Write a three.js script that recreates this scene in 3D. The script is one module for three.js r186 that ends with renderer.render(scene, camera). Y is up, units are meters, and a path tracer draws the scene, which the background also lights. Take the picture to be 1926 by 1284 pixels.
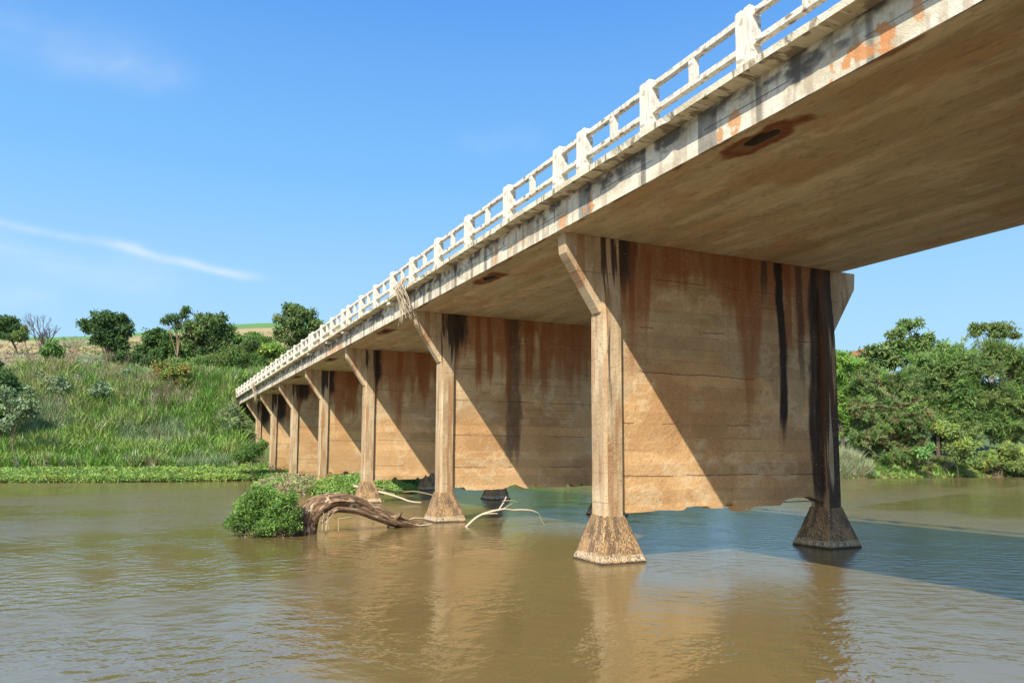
import * as THREE from 'three';
import { mergeGeometries } from 'three/addons/utils/BufferGeometryUtils.js';
import { RoundedBoxGeometry } from 'three/addons/geometries/RoundedBoxGeometry.js';

// ---------------------------------------------------------------- camera, sky, sun
// World: x runs across the bridge, -z along it (away from the viewer), y up, water at y = 0.
const scene = new THREE.Scene();
const PW = 1926, PH = 1284, FPX = 1424.1, YAW = THREE.MathUtils.degToRad(25.27), PITCH = THREE.MathUtils.degToRad(5.376), ROLL = THREE.MathUtils.degToRad(0.232), SHIFT = 74.7, EYE = 2.3;
const camera = new THREE.PerspectiveCamera(2 * Math.atan(PH / 2 / FPX) * 180 / Math.PI, 1024 / 682, 0.1, 4000);
camera.position.set(0, EYE, 0);
camera.rotation.order = 'YXZ';
camera.rotation.set(PITCH, -YAW, ROLL);
camera.setViewOffset(PW, PH, 0, -SHIFT, PW, PH);
const renderer = new THREE.WebGLRenderer({ antialias: true });
renderer.toneMapping = THREE.LinearToneMapping;
renderer.toneMappingExposure = 1.3;
renderer.shadowMap.enabled = true;

const SUN = new THREE.Vector3(-1, 1.368, 0.92).normalize();
const sun = new THREE.DirectionalLight(new THREE.Color().setRGB(1, 0.93, 0.82), 4.9);
sun.position.copy(SUN).multiplyScalar(200).add(new THREE.Vector3(10, 0, -40));
sun.target.position.set(10, 0, -40);
sun.castShadow = true;
sun.shadow.mapSize.set(4096, 4096);
Object.assign(sun.shadow.camera, { left: -110, right: 110, top: 90, bottom: -90, near: 1, far: 500 });
scene.add(sun, sun.target);

// a photograph pixel as a direction, and a point at a given depth in front of the viewer
const cY = Math.cos(YAW), sY = Math.sin(YAW), cP = Math.cos(PITCH), sP = Math.sin(PITCH);
function ray(u, v) {
  const a = u - PW / 2, b = v - PH / 2 - SHIFT;
  const uu = a * Math.cos(ROLL) + b * Math.sin(ROLL), vv = -a * Math.sin(ROLL) + b * Math.cos(ROLL);
  const X = uu / FPX, Y2 = -vv / FPX, Y = Y2 * cP + sP, Z = cP - Y2 * sP;
  return { X: X / Z, Y: Y / Z };                       // per metre of horizontal depth
}
const toWorld = (X, Z, y = 0) => new THREE.Vector3(X * cY + Z * sY, y, -(Z * cY - X * sY));
function at(u, v, Z) { const r = ray(u, v); return toWorld(r.X * Z, Z, EYE + r.Y * Z); }
const pxm = Z => Z / FPX;                               // metres that one photograph pixel spans at depth Z

// ---------------------------------------------------------------- random numbers and noise
function rng(seed) { let a = seed >>> 0; return () => { a = (a + 0x6D2B79F5) | 0; let t = Math.imul(a ^ (a >>> 15), 1 | a); t = (t + Math.imul(t ^ (t >>> 7), 61 | t)) ^ t; return ((t ^ (t >>> 14)) >>> 0) / 4294967296; }; }
function hash(i, j, k) { let h = Math.imul(i, 374761393) + Math.imul(j, 668265263) + Math.imul(k, 2147483647 - 1274126177) | 0; h = Math.imul(h ^ (h >>> 13), 1274126177); return ((h ^ (h >>> 16)) >>> 0) / 4294967296; }
const NT = new Float32Array(65536); { const R = rng(4242); for (let i = 0; i < 65536; i++) NT[i] = R(); }
function vnoise(x, y, k = 0, per = 0) {
  let i = Math.floor(x), j = Math.floor(y); const fx = x - i, fy = y - j, sx = fx * fx * (3 - 2 * fx), sy = fy * fy * (3 - 2 * fy);
  let i1 = i + 1, j1 = j + 1;
  if (per) { i = ((i % per) + per) % per; j = ((j % per) + per) % per; i1 = ((i1 % per) + per) % per; j1 = ((j1 % per) + per) % per; }
  k |= 0; const o = k * 53, q = k * 101; i = (i + o) & 255; i1 = (i1 + o) & 255; j = ((j + q) & 255) << 8; j1 = ((j1 + q) & 255) << 8;
  const a = NT[i + j], b = NT[i1 + j], c = NT[i + j1], d = NT[i1 + j1];
  return (a + (b - a) * sx) * (1 - sy) + (c + (d - c) * sx) * sy;
}
function fbm(x, y, k = 0, o = 4, per = 0) { let s = 0, a = 0.5, n = 0; for (let q = 0; q < o; q++) { s += a * vnoise(x, y, k + q * 17, per); n += a; a *= 0.5; x *= 2; y *= 2; per *= 2; } return s / n; }
const sstep = (a, b, x) => { const t = Math.min(1, Math.max(0, (x - a) / (b - a))); return t * t * (3 - 2 * t); };
const lerp = (a, b, t) => a + (b - a) * t;
const mix3 = (a, b, t) => [a[0] + (b[0] - a[0]) * t, a[1] + (b[1] - a[1]) * t, a[2] + (b[2] - a[2]) * t];
const rgb = (r, g, b) => [r / 255, g / 255, b / 255];

// ---------------------------------------------------------------- sky
{
  const W = 2048, H = 1024, d = new Float32Array(W * H * 4);
  const stops = [[-90, [.24, .33, .42]], [-2, [.36, .57, .78]], [0, [.37, .60, .80]], [8, [.34, .575, .79]], [13, [.275, .52, .785]], [20, [.175, .425, .775]], [32, [.095, .285, .69]], [55, [.062, .215, .58]], [90, [.05, .18, .50]]];
  const azel = (u, v) => { const r = ray(u, v), p = toWorld(r.X, 1, 0); return [Math.atan2(p.z, p.x), Math.atan2(r.Y, Math.hypot(r.X, 1))]; };
  // cirrus: streaks between two directions of the sky, with a width (in degrees) and a strength
  const streaks = [
    [azel(-260, 352), azel(205, 462), 0.26, 0.26, 1], [azel(190, 455), azel(500, 527), 0.30, 0.42, 2], [azel(-250, 430), azel(360, 538), 1.2, 0.16, 3],
    [azel(-200, 30), azel(330, 118), 1.5, 0.08, 4], [azel(90, 95), azel(380, 150), 1.0, 0.09, 5], [azel(860, 270), azel(1030, 262), 0.8, 0.05, 6], [azel(-250, 520), azel(120, 560), 0.8, 0.14, 7],
  ];
  for (let j = 0; j < H; j++) {
    const el = ((j + 0.5) / H - 0.5) * Math.PI, deg = el * 180 / Math.PI;
    let k = 0; while (k < stops.length - 2 && deg > stops[k + 1][0]) k++;
    const base = mix3(stops[k][1], stops[k + 1][1], Math.min(1, Math.max(0, (deg - stops[k][0]) / (stops[k + 1][0] - stops[k][0]))));
    for (let i = 0; i < W; i++) {
      const az = ((i + 0.5) / W - 0.5) * 2 * Math.PI;
      // the air is paler round the sun, which stands behind the viewer's left shoulder; glow added to lift fill on shaded walls
      const cg = Math.cos(el) * (Math.cos(az) * SUN.x + Math.sin(az) * SUN.z) + Math.sin(el) * SUN.y, au = cg > 0 ? 0.12 * cg * cg + 0.75 * Math.pow(cg, 6) : 0;
      let c = [base[0] + au, base[1] + au * 0.95, base[2] + au * 0.85];
      if (deg > 2 && deg < 45) {
        let m = 0;
        for (const [A, B, w, s, n] of streaks) {
          const ce = Math.cos(el), dx = (B[0] - A[0]) * ce, dy = B[1] - A[1], L = Math.hypot(dx, dy), px = (az - A[0]) * ce, py = el - A[1];
          const t = (px * dx + py * dy) / (L * L); if (t < -0.15 || t > 1.15) continue;
          let e = (px * dy - py * dx) / L * 180 / Math.PI; e += (fbm(t * 3, n * 9, 3) - 0.5) * w * 1.2;
          const ww = w * (0.55 + 0.9 * fbm(t * 5, n * 5.3, 9));
          const f = Math.exp(-e * e / (ww * ww)) * sstep(-0.12, 0.15, t) * (1 - sstep(0.8, 1.08, t));
          m += s * f * (0.45 + 1.1 * fbm(t * 14 + e * 2, e * 3 + n * 7, 5));
        }
        m = Math.min(0.8, m); c = mix3(c, [0.70, 0.75, 0.8], m);
      }
      const o = (j * W + i) * 4; d[o] = c[0]; d[o + 1] = c[1]; d[o + 2] = c[2]; d[o + 3] = 1;
    }
  }
  const t = new THREE.DataTexture(d, W, H, THREE.RGBAFormat, THREE.FloatType);
  t.mapping = THREE.EquirectangularReflectionMapping; t.magFilter = THREE.LinearFilter; t.minFilter = THREE.LinearFilter; t.wrapS = THREE.RepeatWrapping; t.needsUpdate = true;
  scene.background = t; scene.environment = t;
}

// ---------------------------------------------------------------- textures and materials
function tex(W, H, fn, srgb = true, wrap = true) {
  const d = new Uint8Array(W * H * 4);
  for (let j = 0; j < H; j++) for (let i = 0; i < W; i++) {
    const c = fn((i + 0.5) / W, (j + 0.5) / H), o = (j * W + i) * 4;
    d[o] = Math.max(0, Math.min(255, c[0] * 255)); d[o + 1] = Math.max(0, Math.min(255, c[1] * 255)); d[o + 2] = Math.max(0, Math.min(255, c[2] * 255)); d[o + 3] = 255;
  }
  const t = new THREE.DataTexture(d, W, H, THREE.RGBAFormat);
  t.magFilter = THREE.LinearFilter; t.minFilter = THREE.LinearMipmapLinearFilter; t.generateMipmaps = true;
  if (wrap) t.wrapS = t.wrapT = THREE.RepeatWrapping;
  if (srgb) t.colorSpace = THREE.SRGBColorSpace;
  t.needsUpdate = true; return t;
}
const std = (o) => new THREE.MeshStandardMaterial(o);
const lin = (r, g, b) => new THREE.Color().setRGB(r, g, b);

// grain used as bump on all concrete (one tile = 1.5 m)
const grainTex = tex(512, 512, (u, v) => { const a = fbm(u * 24, v * 24, 5, 4, 24), b = vnoise(u * 180, v * 180, 8, 180); const g = 0.65 * a + 0.35 * b - (b > 0.93 ? 0.3 : 0); return [g, g, g]; }, false);

// pier wall: cast against horizontal boards, coated with river silt, streaked with rust and black mould
function wallTexture(seed, Wm, Hm, N, streaks) {
  const conc = rgb(206, 178, 136), conc2 = rgb(188, 158, 116), silt = rgb(217, 174, 120), silt2 = rgb(200, 154, 102), rust = rgb(150, 88, 48), pale = rgb(220, 196, 156), black = rgb(46, 36, 30);
  return tex(N, N, (u, v) => {
    const a = u * Wm, y = v * Hm, top = Hm - y;
    let c = mix3(conc, conc2, sstep(0.3, 0.7, fbm(a * 0.9 + seed, y * 1.1, seed, 4)));
    // river silt: a coat with a ragged upper outline
    const edge = 3.0 + 1.3 * (fbm(a * 0.6, seed * 3.1, seed + 2, 3) - 0.5) * 2 + 0.6 * (fbm(a * 3, y * 3, seed + 3, 3) - 0.5);
    const sm = sstep(-0.12, 0.22, edge - y);
    c = mix3(c, mix3(silt, silt2, sstep(0.35, 0.72, fbm(a * 1.1, y * 1.3, seed + 4, 4))), 0.8 * sm);
    // patches where the coat has flaked
    const fl = fbm(a * 1.4 + 7, y * 1.9, seed + 5, 5); c = mix3(c, pale, 0.5 * sstep(0.575, 0.60, fl) * (1 - sstep(0.66, 0.70, fl)));
    const dk = fbm(a * 0.8 - 3, y * 1.2, seed + 6, 4); c = mix3(c, rgb(172, 128, 82), 0.4 * sstep(0.55, 0.66, dk));
    // boards
    const bi = Math.floor(y / 0.29 + 0.15 * (vnoise(a * 0.3, 0, seed) - 0.5)), bf = y / 0.29 - Math.floor(y / 0.29);
    const bt = 0.95 + 0.09 * hash(bi, seed, 3); c = [c[0] * bt, c[1] * bt, c[2] * bt];
    if (bf < 0.05) { const q = sstep(0.48, 0.7, vnoise(a * 0.9, bi * 5, seed + 7)) * (0.15 + 0.3 * hash(bi, seed, 4)); c = mix3(c, rgb(110, 80, 54), q); }
    const vj = Math.abs(a - Wm * (0.35 + 0.3 * hash(bi >> 2, seed, 9))); if (vj < 0.012 && hash(bi >> 2, seed, 10) > 0.7) c = mix3(c, black, 0.12);
    // pour joints: thin, wandering cracks
    for (let q = 0; q < 5; q++) { const yj = 0.75 + 1.12 * q + 0.05 * (fbm(a * 1.7, q * 5, seed + 30, 4) - 0.5) + 0.2 * hash(q, seed, 5); if (Math.abs(y - yj) < 0.011 && fbm(a * 0.9, q * 3 + 1, seed + 31, 3) > 0.47) c = mix3(c, rgb(84, 60, 42), 0.6); }
    // rust washed down from the deck joint
    const len = 0.25 + 2.1 * Math.pow(fbm(a * 1.6, seed * 7, seed + 10, 4), 2.2) * 2 + 0.35 * vnoise(a * 9, 0, seed + 11);
    const rm = sstep(0.35, -0.3, (top - len) / Math.max(0.35, len)) * (0.45 + 0.75 * fbm(a * 7, y * 0.5, seed + 12, 4));
    c = mix3(c, rust, Math.min(0.92, rm * 0.7));
    for (const [sa, sw, y0, y1, k, col] of streaks) {
      if (Math.abs(a - sa) > 2.2 * sw + 0.2) continue;
      const w = sw * (0.65 + 0.7 * fbm(y * 0.9, sa, seed + 13, 3)), off = (fbm(y * 0.5, sa * 3, seed + 14, 3) - 0.5) * 0.28;
      const q = Math.abs(a - sa - off) / w, along = sstep(y1 - 0.25 + 0.8 * (vnoise(a * 14, 1, seed + 15) - 0.5), y1 + 0.5, y) * sstep(y0 + 0.05, y0 - 0.05, y);
      const m = k * sstep(1.15, 0.55, q + 0.5 * (fbm(a * 9, y * 2.5, seed + 16, 3) - 0.5)) * along * (0.7 + 0.5 * fbm(a * 12, y * 1.2, seed + 17, 3));
      c = mix3(c, col ? rust : black, Math.min(0.95, m));
    }
    const sp = hash(Math.floor(a * 34), Math.floor(y * 34), seed + 19); if (sp > 0.9935) c = mix3(c, rgb(225, 208, 175), 0.45); else if (sp < 0.003) c = mix3(c, black, 0.35);
    const g = 0.93 + 0.14 * fbm(a * 30, y * 30, seed + 20, 2); return [c[0] * g, c[1] * g, c[2] * g];
  }, true, false);
}
// columns and brackets, u = 0..1 round the shaft (one unit = 2.4 m), v = height 0..7.2 m
function columnTexture(seed, mould = 0) {
  const a0 = rgb(204, 180, 142), a1 = rgb(182, 154, 116), pale = rgb(218, 200, 164), rust = rgb(138, 82, 44), black = rgb(44, 36, 31);
  return tex(512, 1024, (u, v) => {
    const a = u * 2.4, y = v * 7.2;
    let c = mix3(a0, a1, sstep(0.32, 0.68, fbm(a * 2.2, y * 0.9, seed, 4, 0)));
    c = mix3(c, pale, 0.35 * sstep(0.55, 0.68, fbm(a * 5, y * 2.2, seed + 3, 4)));
    c = mix3(c, rgb(156, 128, 94), 0.4 * sstep(0.54, 0.68, fbm(a * 4, y * 1.1, seed + 4, 4)));
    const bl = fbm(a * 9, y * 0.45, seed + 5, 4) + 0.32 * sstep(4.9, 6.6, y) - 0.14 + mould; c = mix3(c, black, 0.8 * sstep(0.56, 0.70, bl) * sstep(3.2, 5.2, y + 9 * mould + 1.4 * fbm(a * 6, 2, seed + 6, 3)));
    c = mix3(c, rust, 0.4 * sstep(0.54, 0.68, fbm(a * 6 + 4, y * 0.5, seed + 7, 4)));
    const hj = y / 0.62 - Math.floor(y / 0.62); if (hj < 0.02 && vnoise(a * 2, Math.floor(y / 0.62), seed + 8) > 0.5) c = mix3(c, black, 0.4);
    const sp = vnoise(a * 45, y * 45, seed + 9); if (sp > 0.86 && y < 3.2) c = mix3(c, rgb(226, 202, 160), 0.5); if (sp < 0.12) c = mix3(c, rgb(104, 78, 52), 0.5);
    return c;
  });
}
// footing: pitted, shelly crust with a white line of dried foam just over the water (v in metres / 2)
const footTexture = (() => {
  const a0 = rgb(192, 152, 102), a1 = rgb(132, 104, 76), dark = rgb(92, 72, 52), pale = rgb(228, 212, 178);
  return tex(512, 512, (u, v) => {
    const a = u * 2.4, y = v * 2;
    let c = mix3(a0, a1, sstep(0.35, 0.7, fbm(a * 2.5, y * 3, 71, 4)));
    c = mix3(c, dark, 0.75 * sstep(0.48, 0.62, fbm(a * 26, y * 26, 72, 3)) * sstep(0.3, 0.6, fbm(a * 2, y * 2.4, 73, 3) + 0.15));
    c = mix3(c, pale, 0.55 * sstep(0.62, 0.72, fbm(a * 30, y * 30, 74, 2)));
    c = mix3(c, pale, 0.85 * sstep(0.42, 0.55, fbm(a * 30, y * 30, 75, 3)) * sstep(0.085, 0.05, Math.abs(y - 0.10 - 0.05 * fbm(a * 4, 0, 76, 3))));
    if (y < 0.03 + 0.02 * vnoise(a * 12, 0, 77)) c = mix3(c, rgb(60, 50, 38), 0.8);
    return c;
  });
})();
// soffit of one span: u across (8.4 m), v along (10.2 m)
function soffitTexture(seed, N) {
  const a0 = rgb(192, 174, 140), a1 = rgb(178, 158, 122), rust = rgb(180, 140, 98), grey = rgb(206, 192, 160), dark = rgb(130, 110, 86), red = rgb(112, 56, 28);
  return tex(N, N, (u, v) => {
    const a = u * 8.4, s = v * 10.2;
    let c = mix3(a0, a1, sstep(0.3, 0.7, fbm(a * 1.5, s * 0.5, seed, 5)));
    c = mix3(c, rust, 0.5 * sstep(0.48, 0.72, fbm(a * 1.0 + 5, s * 0.55, seed + 3, 5)));
    c = mix3(c, grey, 0.6 * sstep(0.54, 0.66, fbm(a * 3, s * 0.9, seed + 4, 5)));
    c = mix3(c, dark, 0.25 * sstep(0.62, 0.74, fbm(a * 9, s * 4.5, seed + 5, 4)));
    const bi = Math.floor(a / 0.3), bf = a / 0.3 - bi, bt = 0.95 + 0.1 * hash(bi, seed, 2); c = c.map(x => x * bt);
    if (bf < 0.035 && fbm(s * 0.8, bi * 3, seed + 6, 2) > 0.58) c = mix3(c, dark, 0.5);
    // rust halo of the drain hole
    const dx = a - 0.46, ds = s - 4.55, q = Math.hypot(dx / 0.30, ds / 0.95) + 0.75 * (fbm(a * 4, s * 3, seed + 7, 4) - 0.5);
    c = mix3(c, red, 0.85 * sstep(1.0, 0.72, q)); c = mix3(c, dark, 0.6 * sstep(0.62, 0.4, q));
    const ed = a + 0.3 * (fbm(s * 1.6, 3, seed + 8, 4) - 0.5); c = mix3(c, red, 0.7 * sstep(0.10, 0.02, ed) * sstep(0.45, 0.6, fbm(s * 0.9, 9, seed + 9, 3)));
    const sp = hash(Math.floor(a * 26), Math.floor(s * 13), seed + 11); if (sp > 0.9985) c = mix3(c, dark, 0.8);
    const g = 0.94 + 0.12 * fbm(a * 28, s * 10, seed + 10, 3); return c.map(x => x * g);
  }, true, true);
}
// side of the deck: pale lime-washed concrete, black mould below the kerb, rust where bars come through
function fasciaTexture(seed, spots, dirty) {
  const a0 = rgb(226, 217, 194), a1 = rgb(206, 194, 166), black = rgb(40, 40, 40), rust = rgb(206, 134, 78), brown = rgb(150, 124, 98);
  return tex(2048, 128, (u, v) => {
    const s = u * 10.2, y = v * 0.66;
    let c = mix3(a0, a1, sstep(0.3, 0.7, fbm(s * 1.6, y * 4, seed, 4)));
    const dr = fbm(s * 8, y * 1.2, seed + 1, 4); c = mix3(c, brown, (0.35 + dirty) * sstep(0.5, 0.68, dr));
    const low = 0.10 + 0.55 * fbm(s * 0.9, 0, seed + 2, 3) - dirty * 0.3; const m = sstep(low - 0.05, low + 0.22, y + 0.5 * (fbm(s * 5, y * 5, seed + 3, 4) - 0.5));
    c = mix3(c, black, 0.62 * m * sstep(0.36, 0.62, fbm(s * 3, y * 6, seed + 4, 4)));
    const st = vnoise(s * 3.2, 0, seed + 5); if (st > 0.80) c = mix3(c, black, 0.55 * sstep(0.80, 0.9, st) * (0.5 + 0.5 * fbm(s * 20, y * 3, seed + 6, 3)));
    if (Math.abs(y - 0.34 - 0.006 * vnoise(s, 0, seed)) < 0.007 && fbm(s * 0.7, 0, seed + 7, 2) > 0.38) c = mix3(c, black, 0.6);
    if (dirty > 0.2) { const f = s / 0.33 - Math.floor(s / 0.33); if (f < 0.06) c = mix3(c, black, 0.4); }
    for (const [ss, sy, rs, ry, k] of spots) {
      const q = Math.hypot((s - ss) / rs, (y - sy) / ry) + 2.2 * (fbm(s * 9, y * 9, seed + 8, 4) - 0.5); c = mix3(c, rust, 0.85 * k * sstep(0.95, 0.55, q));
    }
    const g = 0.95 + 0.1 * fbm(s * 30, y * 30, seed + 9, 2); return c.map(x => x * g);
  });
}
// whitewash of the railing (tile 2 m) and the same gone grey with lichen; kerb edge
const paintTexture = (seed, dirt) => tex(512, 512, (u, v) => {
  let c = mix3(rgb(234, 227, 210), rgb(214, 203, 182), fbm(u * 8, v * 8, seed, 4, 8));
  c = mix3(c, rgb(186, 170, 146), dirt * sstep(0.54, 0.70, fbm(u * 40, v * 10, seed + 2, 4, 0)));
  c = mix3(c, rgb(130, 114, 96), dirt * 0.9 * sstep(0.61, 0.70, fbm(u * 12, v * 22, seed + 3, 4, 0)));
  return c;
});
const kerbTexture = tex(1024, 256, (u, v) => {
  const s = u * 4, y = v;
  let c = mix3(rgb(222, 210, 182), rgb(190, 176, 144), sstep(0.3, 0.7, fbm(s * 2, y * 3, 31, 4)));
  c = mix3(c, rgb(104, 90, 70), 0.6 * sstep(0.52, 0.66, fbm(s * 9, y * 4, 32, 4)));
  c = mix3(c, rgb(232, 224, 204), 0.7 * sstep(0.6, 0.7, fbm(s * 14, y * 1.5, 33, 3)));
  return c;
});
const flat = (m, rx = 1, ry = 1) => { const t = m.clone(); t.repeat.set(rx, ry); t.needsUpdate = true; return t; };
const grain = (rx, ry) => flat(grainTex, rx, ry);
const M = {
  column: [std({ map: columnTexture(11), roughness: 0.95, bumpMap: grain(1.6, 4.8), bumpScale: 0.015 }), std({ map: columnTexture(57), roughness: 0.95, bumpMap: grain(1.6, 4.8), bumpScale: 0.015 })],
  bracket: std({ map: columnTexture(93, -0.4), roughness: 0.95, bumpMap: grain(1.6, 4.8), bumpScale: 0.012 }),
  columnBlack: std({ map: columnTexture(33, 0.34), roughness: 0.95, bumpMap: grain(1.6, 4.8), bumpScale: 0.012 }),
  footing: std({ map: footTexture, roughness: 0.97, bumpMap: grain(1.6, 1.4), bumpScale: 0.03 }),
  paint: std({ map: paintTexture(81, 0.5), roughness: 0.85, bumpMap: grain(1.4, 1.4), bumpScale: 0.004 }),
  paintOld: std({ map: paintTexture(91, 0.9), roughness: 0.9, bumpMap: grain(1.4, 1.4), bumpScale: 0.006 }),
  kerb: std({ map: kerbTexture, roughness: 0.95, bumpMap: grain(2.6, 0.7), bumpScale: 0.015 }),
  asphalt: std({ color: lin(0.06, 0.06, 0.06), roughness: 0.95 }),
  inner: std({ color: lin(0.10, 0.075, 0.05), roughness: 1 }),  // dark colour paints the shade inside the drain holes
  wire: std({ color: lin(0.05, 0.03, 0.02), roughness: 0.8 }),
};

// ---------------------------------------------------------------- naming
const used = new Map();
function numbered(n) { const k = used.get(n) || 0; used.set(n, k + 1); return k ? `${n}_${String(k).padStart(3, '0')}` : n; }
function tag(o, label, category, group, kind) { o.name = numbered(o.name); o.userData.label = label; o.userData.category = category; if (group) o.userData.group = group; if (kind) o.userData.kind = kind; scene.add(o); return o; }
function structure(o, name) { o.name = name; o.userData.kind = 'structure'; scene.add(o); return o; }
function part(name, geometry, material, parent) { const m = new THREE.Mesh(geometry, material); m.name = name; m.castShadow = m.receiveShadow = true; parent.add(m); return m; }
function group(name, parent) { const g = new THREE.Group(); g.name = name; if (parent) parent.add(g); return g; }

// ---------------------------------------------------------------- ground and water
// In viewer's plan: X to the right, Z away. The far bank's waterline:
const BANK = [[-400, 20], [-120, 42], [-60, 51], [-37, 55.2], [-28, 57.3], [-20, 61.5], [-8, 65], [5, 67], [30, 71], [41, 75], [54, 80], [100, 96], [400, 190]];
function bankZ(X) { for (let k = 0; k < BANK.length - 1; k++) if (X <= BANK[k + 1][0]) return lerp(BANK[k][1], BANK[k + 1][1], Math.max(0, (X - BANK[k][0]) / (BANK[k + 1][0] - BANK[k][0]))); return 190; }
function groundPlan(X, Z) {
  const d = Z - bankZ(X) + 1.2 * (fbm(X * 0.12, 7.7, 3, 3) - 0.5);
  const right = sstep(8, 28, X);
  if (d < 0) {
    const near = 2.2 * sstep(4.2, -0.5, Z - 0.02 * Math.abs(X)) - 1.55 + 6.3 * sstep(-8, -26, Z);
    return Math.max(near, -1.55 * sstep(0, -3, d) - 0.05);
  }
  const left = 0.35 * sstep(0, 1.2, d) + 0.35 * sstep(1, 5, d) + 9.0 * sstep(3, 27, d) * (0.4 + 0.6 * sstep(3, 27, d)) + 0.05 * Math.max(0, d - 27);
  const rgt = 1.0 * sstep(0, 1.5, d) + 2.6 * sstep(1, 12, d) + 5 * sstep(12, 50, d);
  let h = lerp(left, rgt, right);
  const slope = X / Math.max(20, Z), crest = 49 + 7 * sstep(-0.62, -0.3, slope) - 26 * sstep(-0.1, 0.35, slope);
  const hill = Math.max(0, Z - 118) / (320 - 118); if (hill > 0) h += (crest - 21) * (hill < 1 ? hill * (0.86 + 0.14 * hill) : 1) - (hill > 1 ? (hill - 1) * 6 : 0);
  h += 7 * Math.exp(-((X - 71) ** 2 + (Z - 152) ** 2) / 500);
  return h + 0.35 * (fbm(X * 0.2, Z * 0.2, 4, 3) - 0.5) * sstep(2, 8, d);
}
function plan(x, z) { const s = -z; return [x * cY - s * sY, x * sY + s * cY]; }
function groundAt(x, z) { const [X, Z] = plan(x, z); return groundPlan(X, Z); }
{
  const zs = [], xs = []; for (let i = 0; i <= 120; i++) { const t = i / 120; zs.push(t < 0.12 ? lerp(-220, 2, t / 0.12) : t < 0.2 ? lerp(2, 46, (t - 0.12) / 0.08) : t < 0.68 ? lerp(46, 108, (t - 0.2) / 0.48) : t < 0.92 ? lerp(108, 330, (t - 0.68) / 0.24) : lerp(330, 1800, Math.pow((t - 0.92) / 0.08, 1.5))); }
  for (let i = 0; i <= 150; i++) { const t = i / 75 - 1; xs.push(Math.sign(t) * (90 * Math.abs(t) + 1200 * Math.pow(Math.abs(t), 6))); }
  const pos = [], col = [], idx = [];
  const G = { scrub: [.10, .15, .04], tan: [.40, .29, .13], crop: [.10, .22, .05], soil: [.10, .065, .035], mud: [.13, .085, .05], dry: [.23, .19, .085] };
  for (const Z of zs) for (const X of xs) {
    const wide = 1, p = toWorld(X * wide, Z, groundPlan(X, Z)); pos.push(p.x, p.y, p.z);
    const d = Z - bankZ(X), n = fbm(X * 0.045, Z * 0.045, 21, 4), n2 = fbm(X * 0.3, Z * 0.3, 22, 3);
    let c = mix3(G.mud, G.soil, sstep(0, 4, d)); c = mix3(c, G.scrub, sstep(6, 16, d + 6 * n2));
    c = mix3(c, G.dry, sstep(0.52, 0.60, n) * sstep(90, 120, Z));
    const tanZone = sstep(205, 226, Z + 50 * (n - 0.5)) * (1 - sstep(292, 298, Z + 12 * (n - 0.5))); c = mix3(c, mix3(G.tan, G.dry, 0.7 * sstep(0.45, 0.65, n2)), tanZone * sstep(0.30, 0.42, n));
    c = mix3(c, G.crop, sstep(294, 300, Z + 12 * (n - 0.5)));
    col.push(...c.map(v => v * (0.85 + 0.3 * n2)));
  }
  const n = xs.length; for (let j = 0; j < zs.length - 1; j++) for (let i = 0; i < n - 1; i++) { const a = j * n + i, b = a + 1, c = a + n, e = c + 1; idx.push(a, b, c, b, e, c); }
  const g = new THREE.BufferGeometry(); g.setAttribute('position', new THREE.Float32BufferAttribute(pos, 3)); g.setAttribute('color', new THREE.Float32BufferAttribute(col, 3)); g.setIndex(idx); g.computeVertexNormals();
  if (g.attributes.normal.getY(n * 60 + 70) < 0) { for (let k = 0; k < idx.length; k += 3) { const q = idx[k]; idx[k] = idx[k + 1]; idx[k + 1] = q; } g.setIndex(idx); g.computeVertexNormals(); }
  const m = new THREE.Mesh(g, std({ vertexColors: true, roughness: 1 })); m.receiveShadow = m.castShadow = true; structure(m, 'ground');
}
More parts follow.
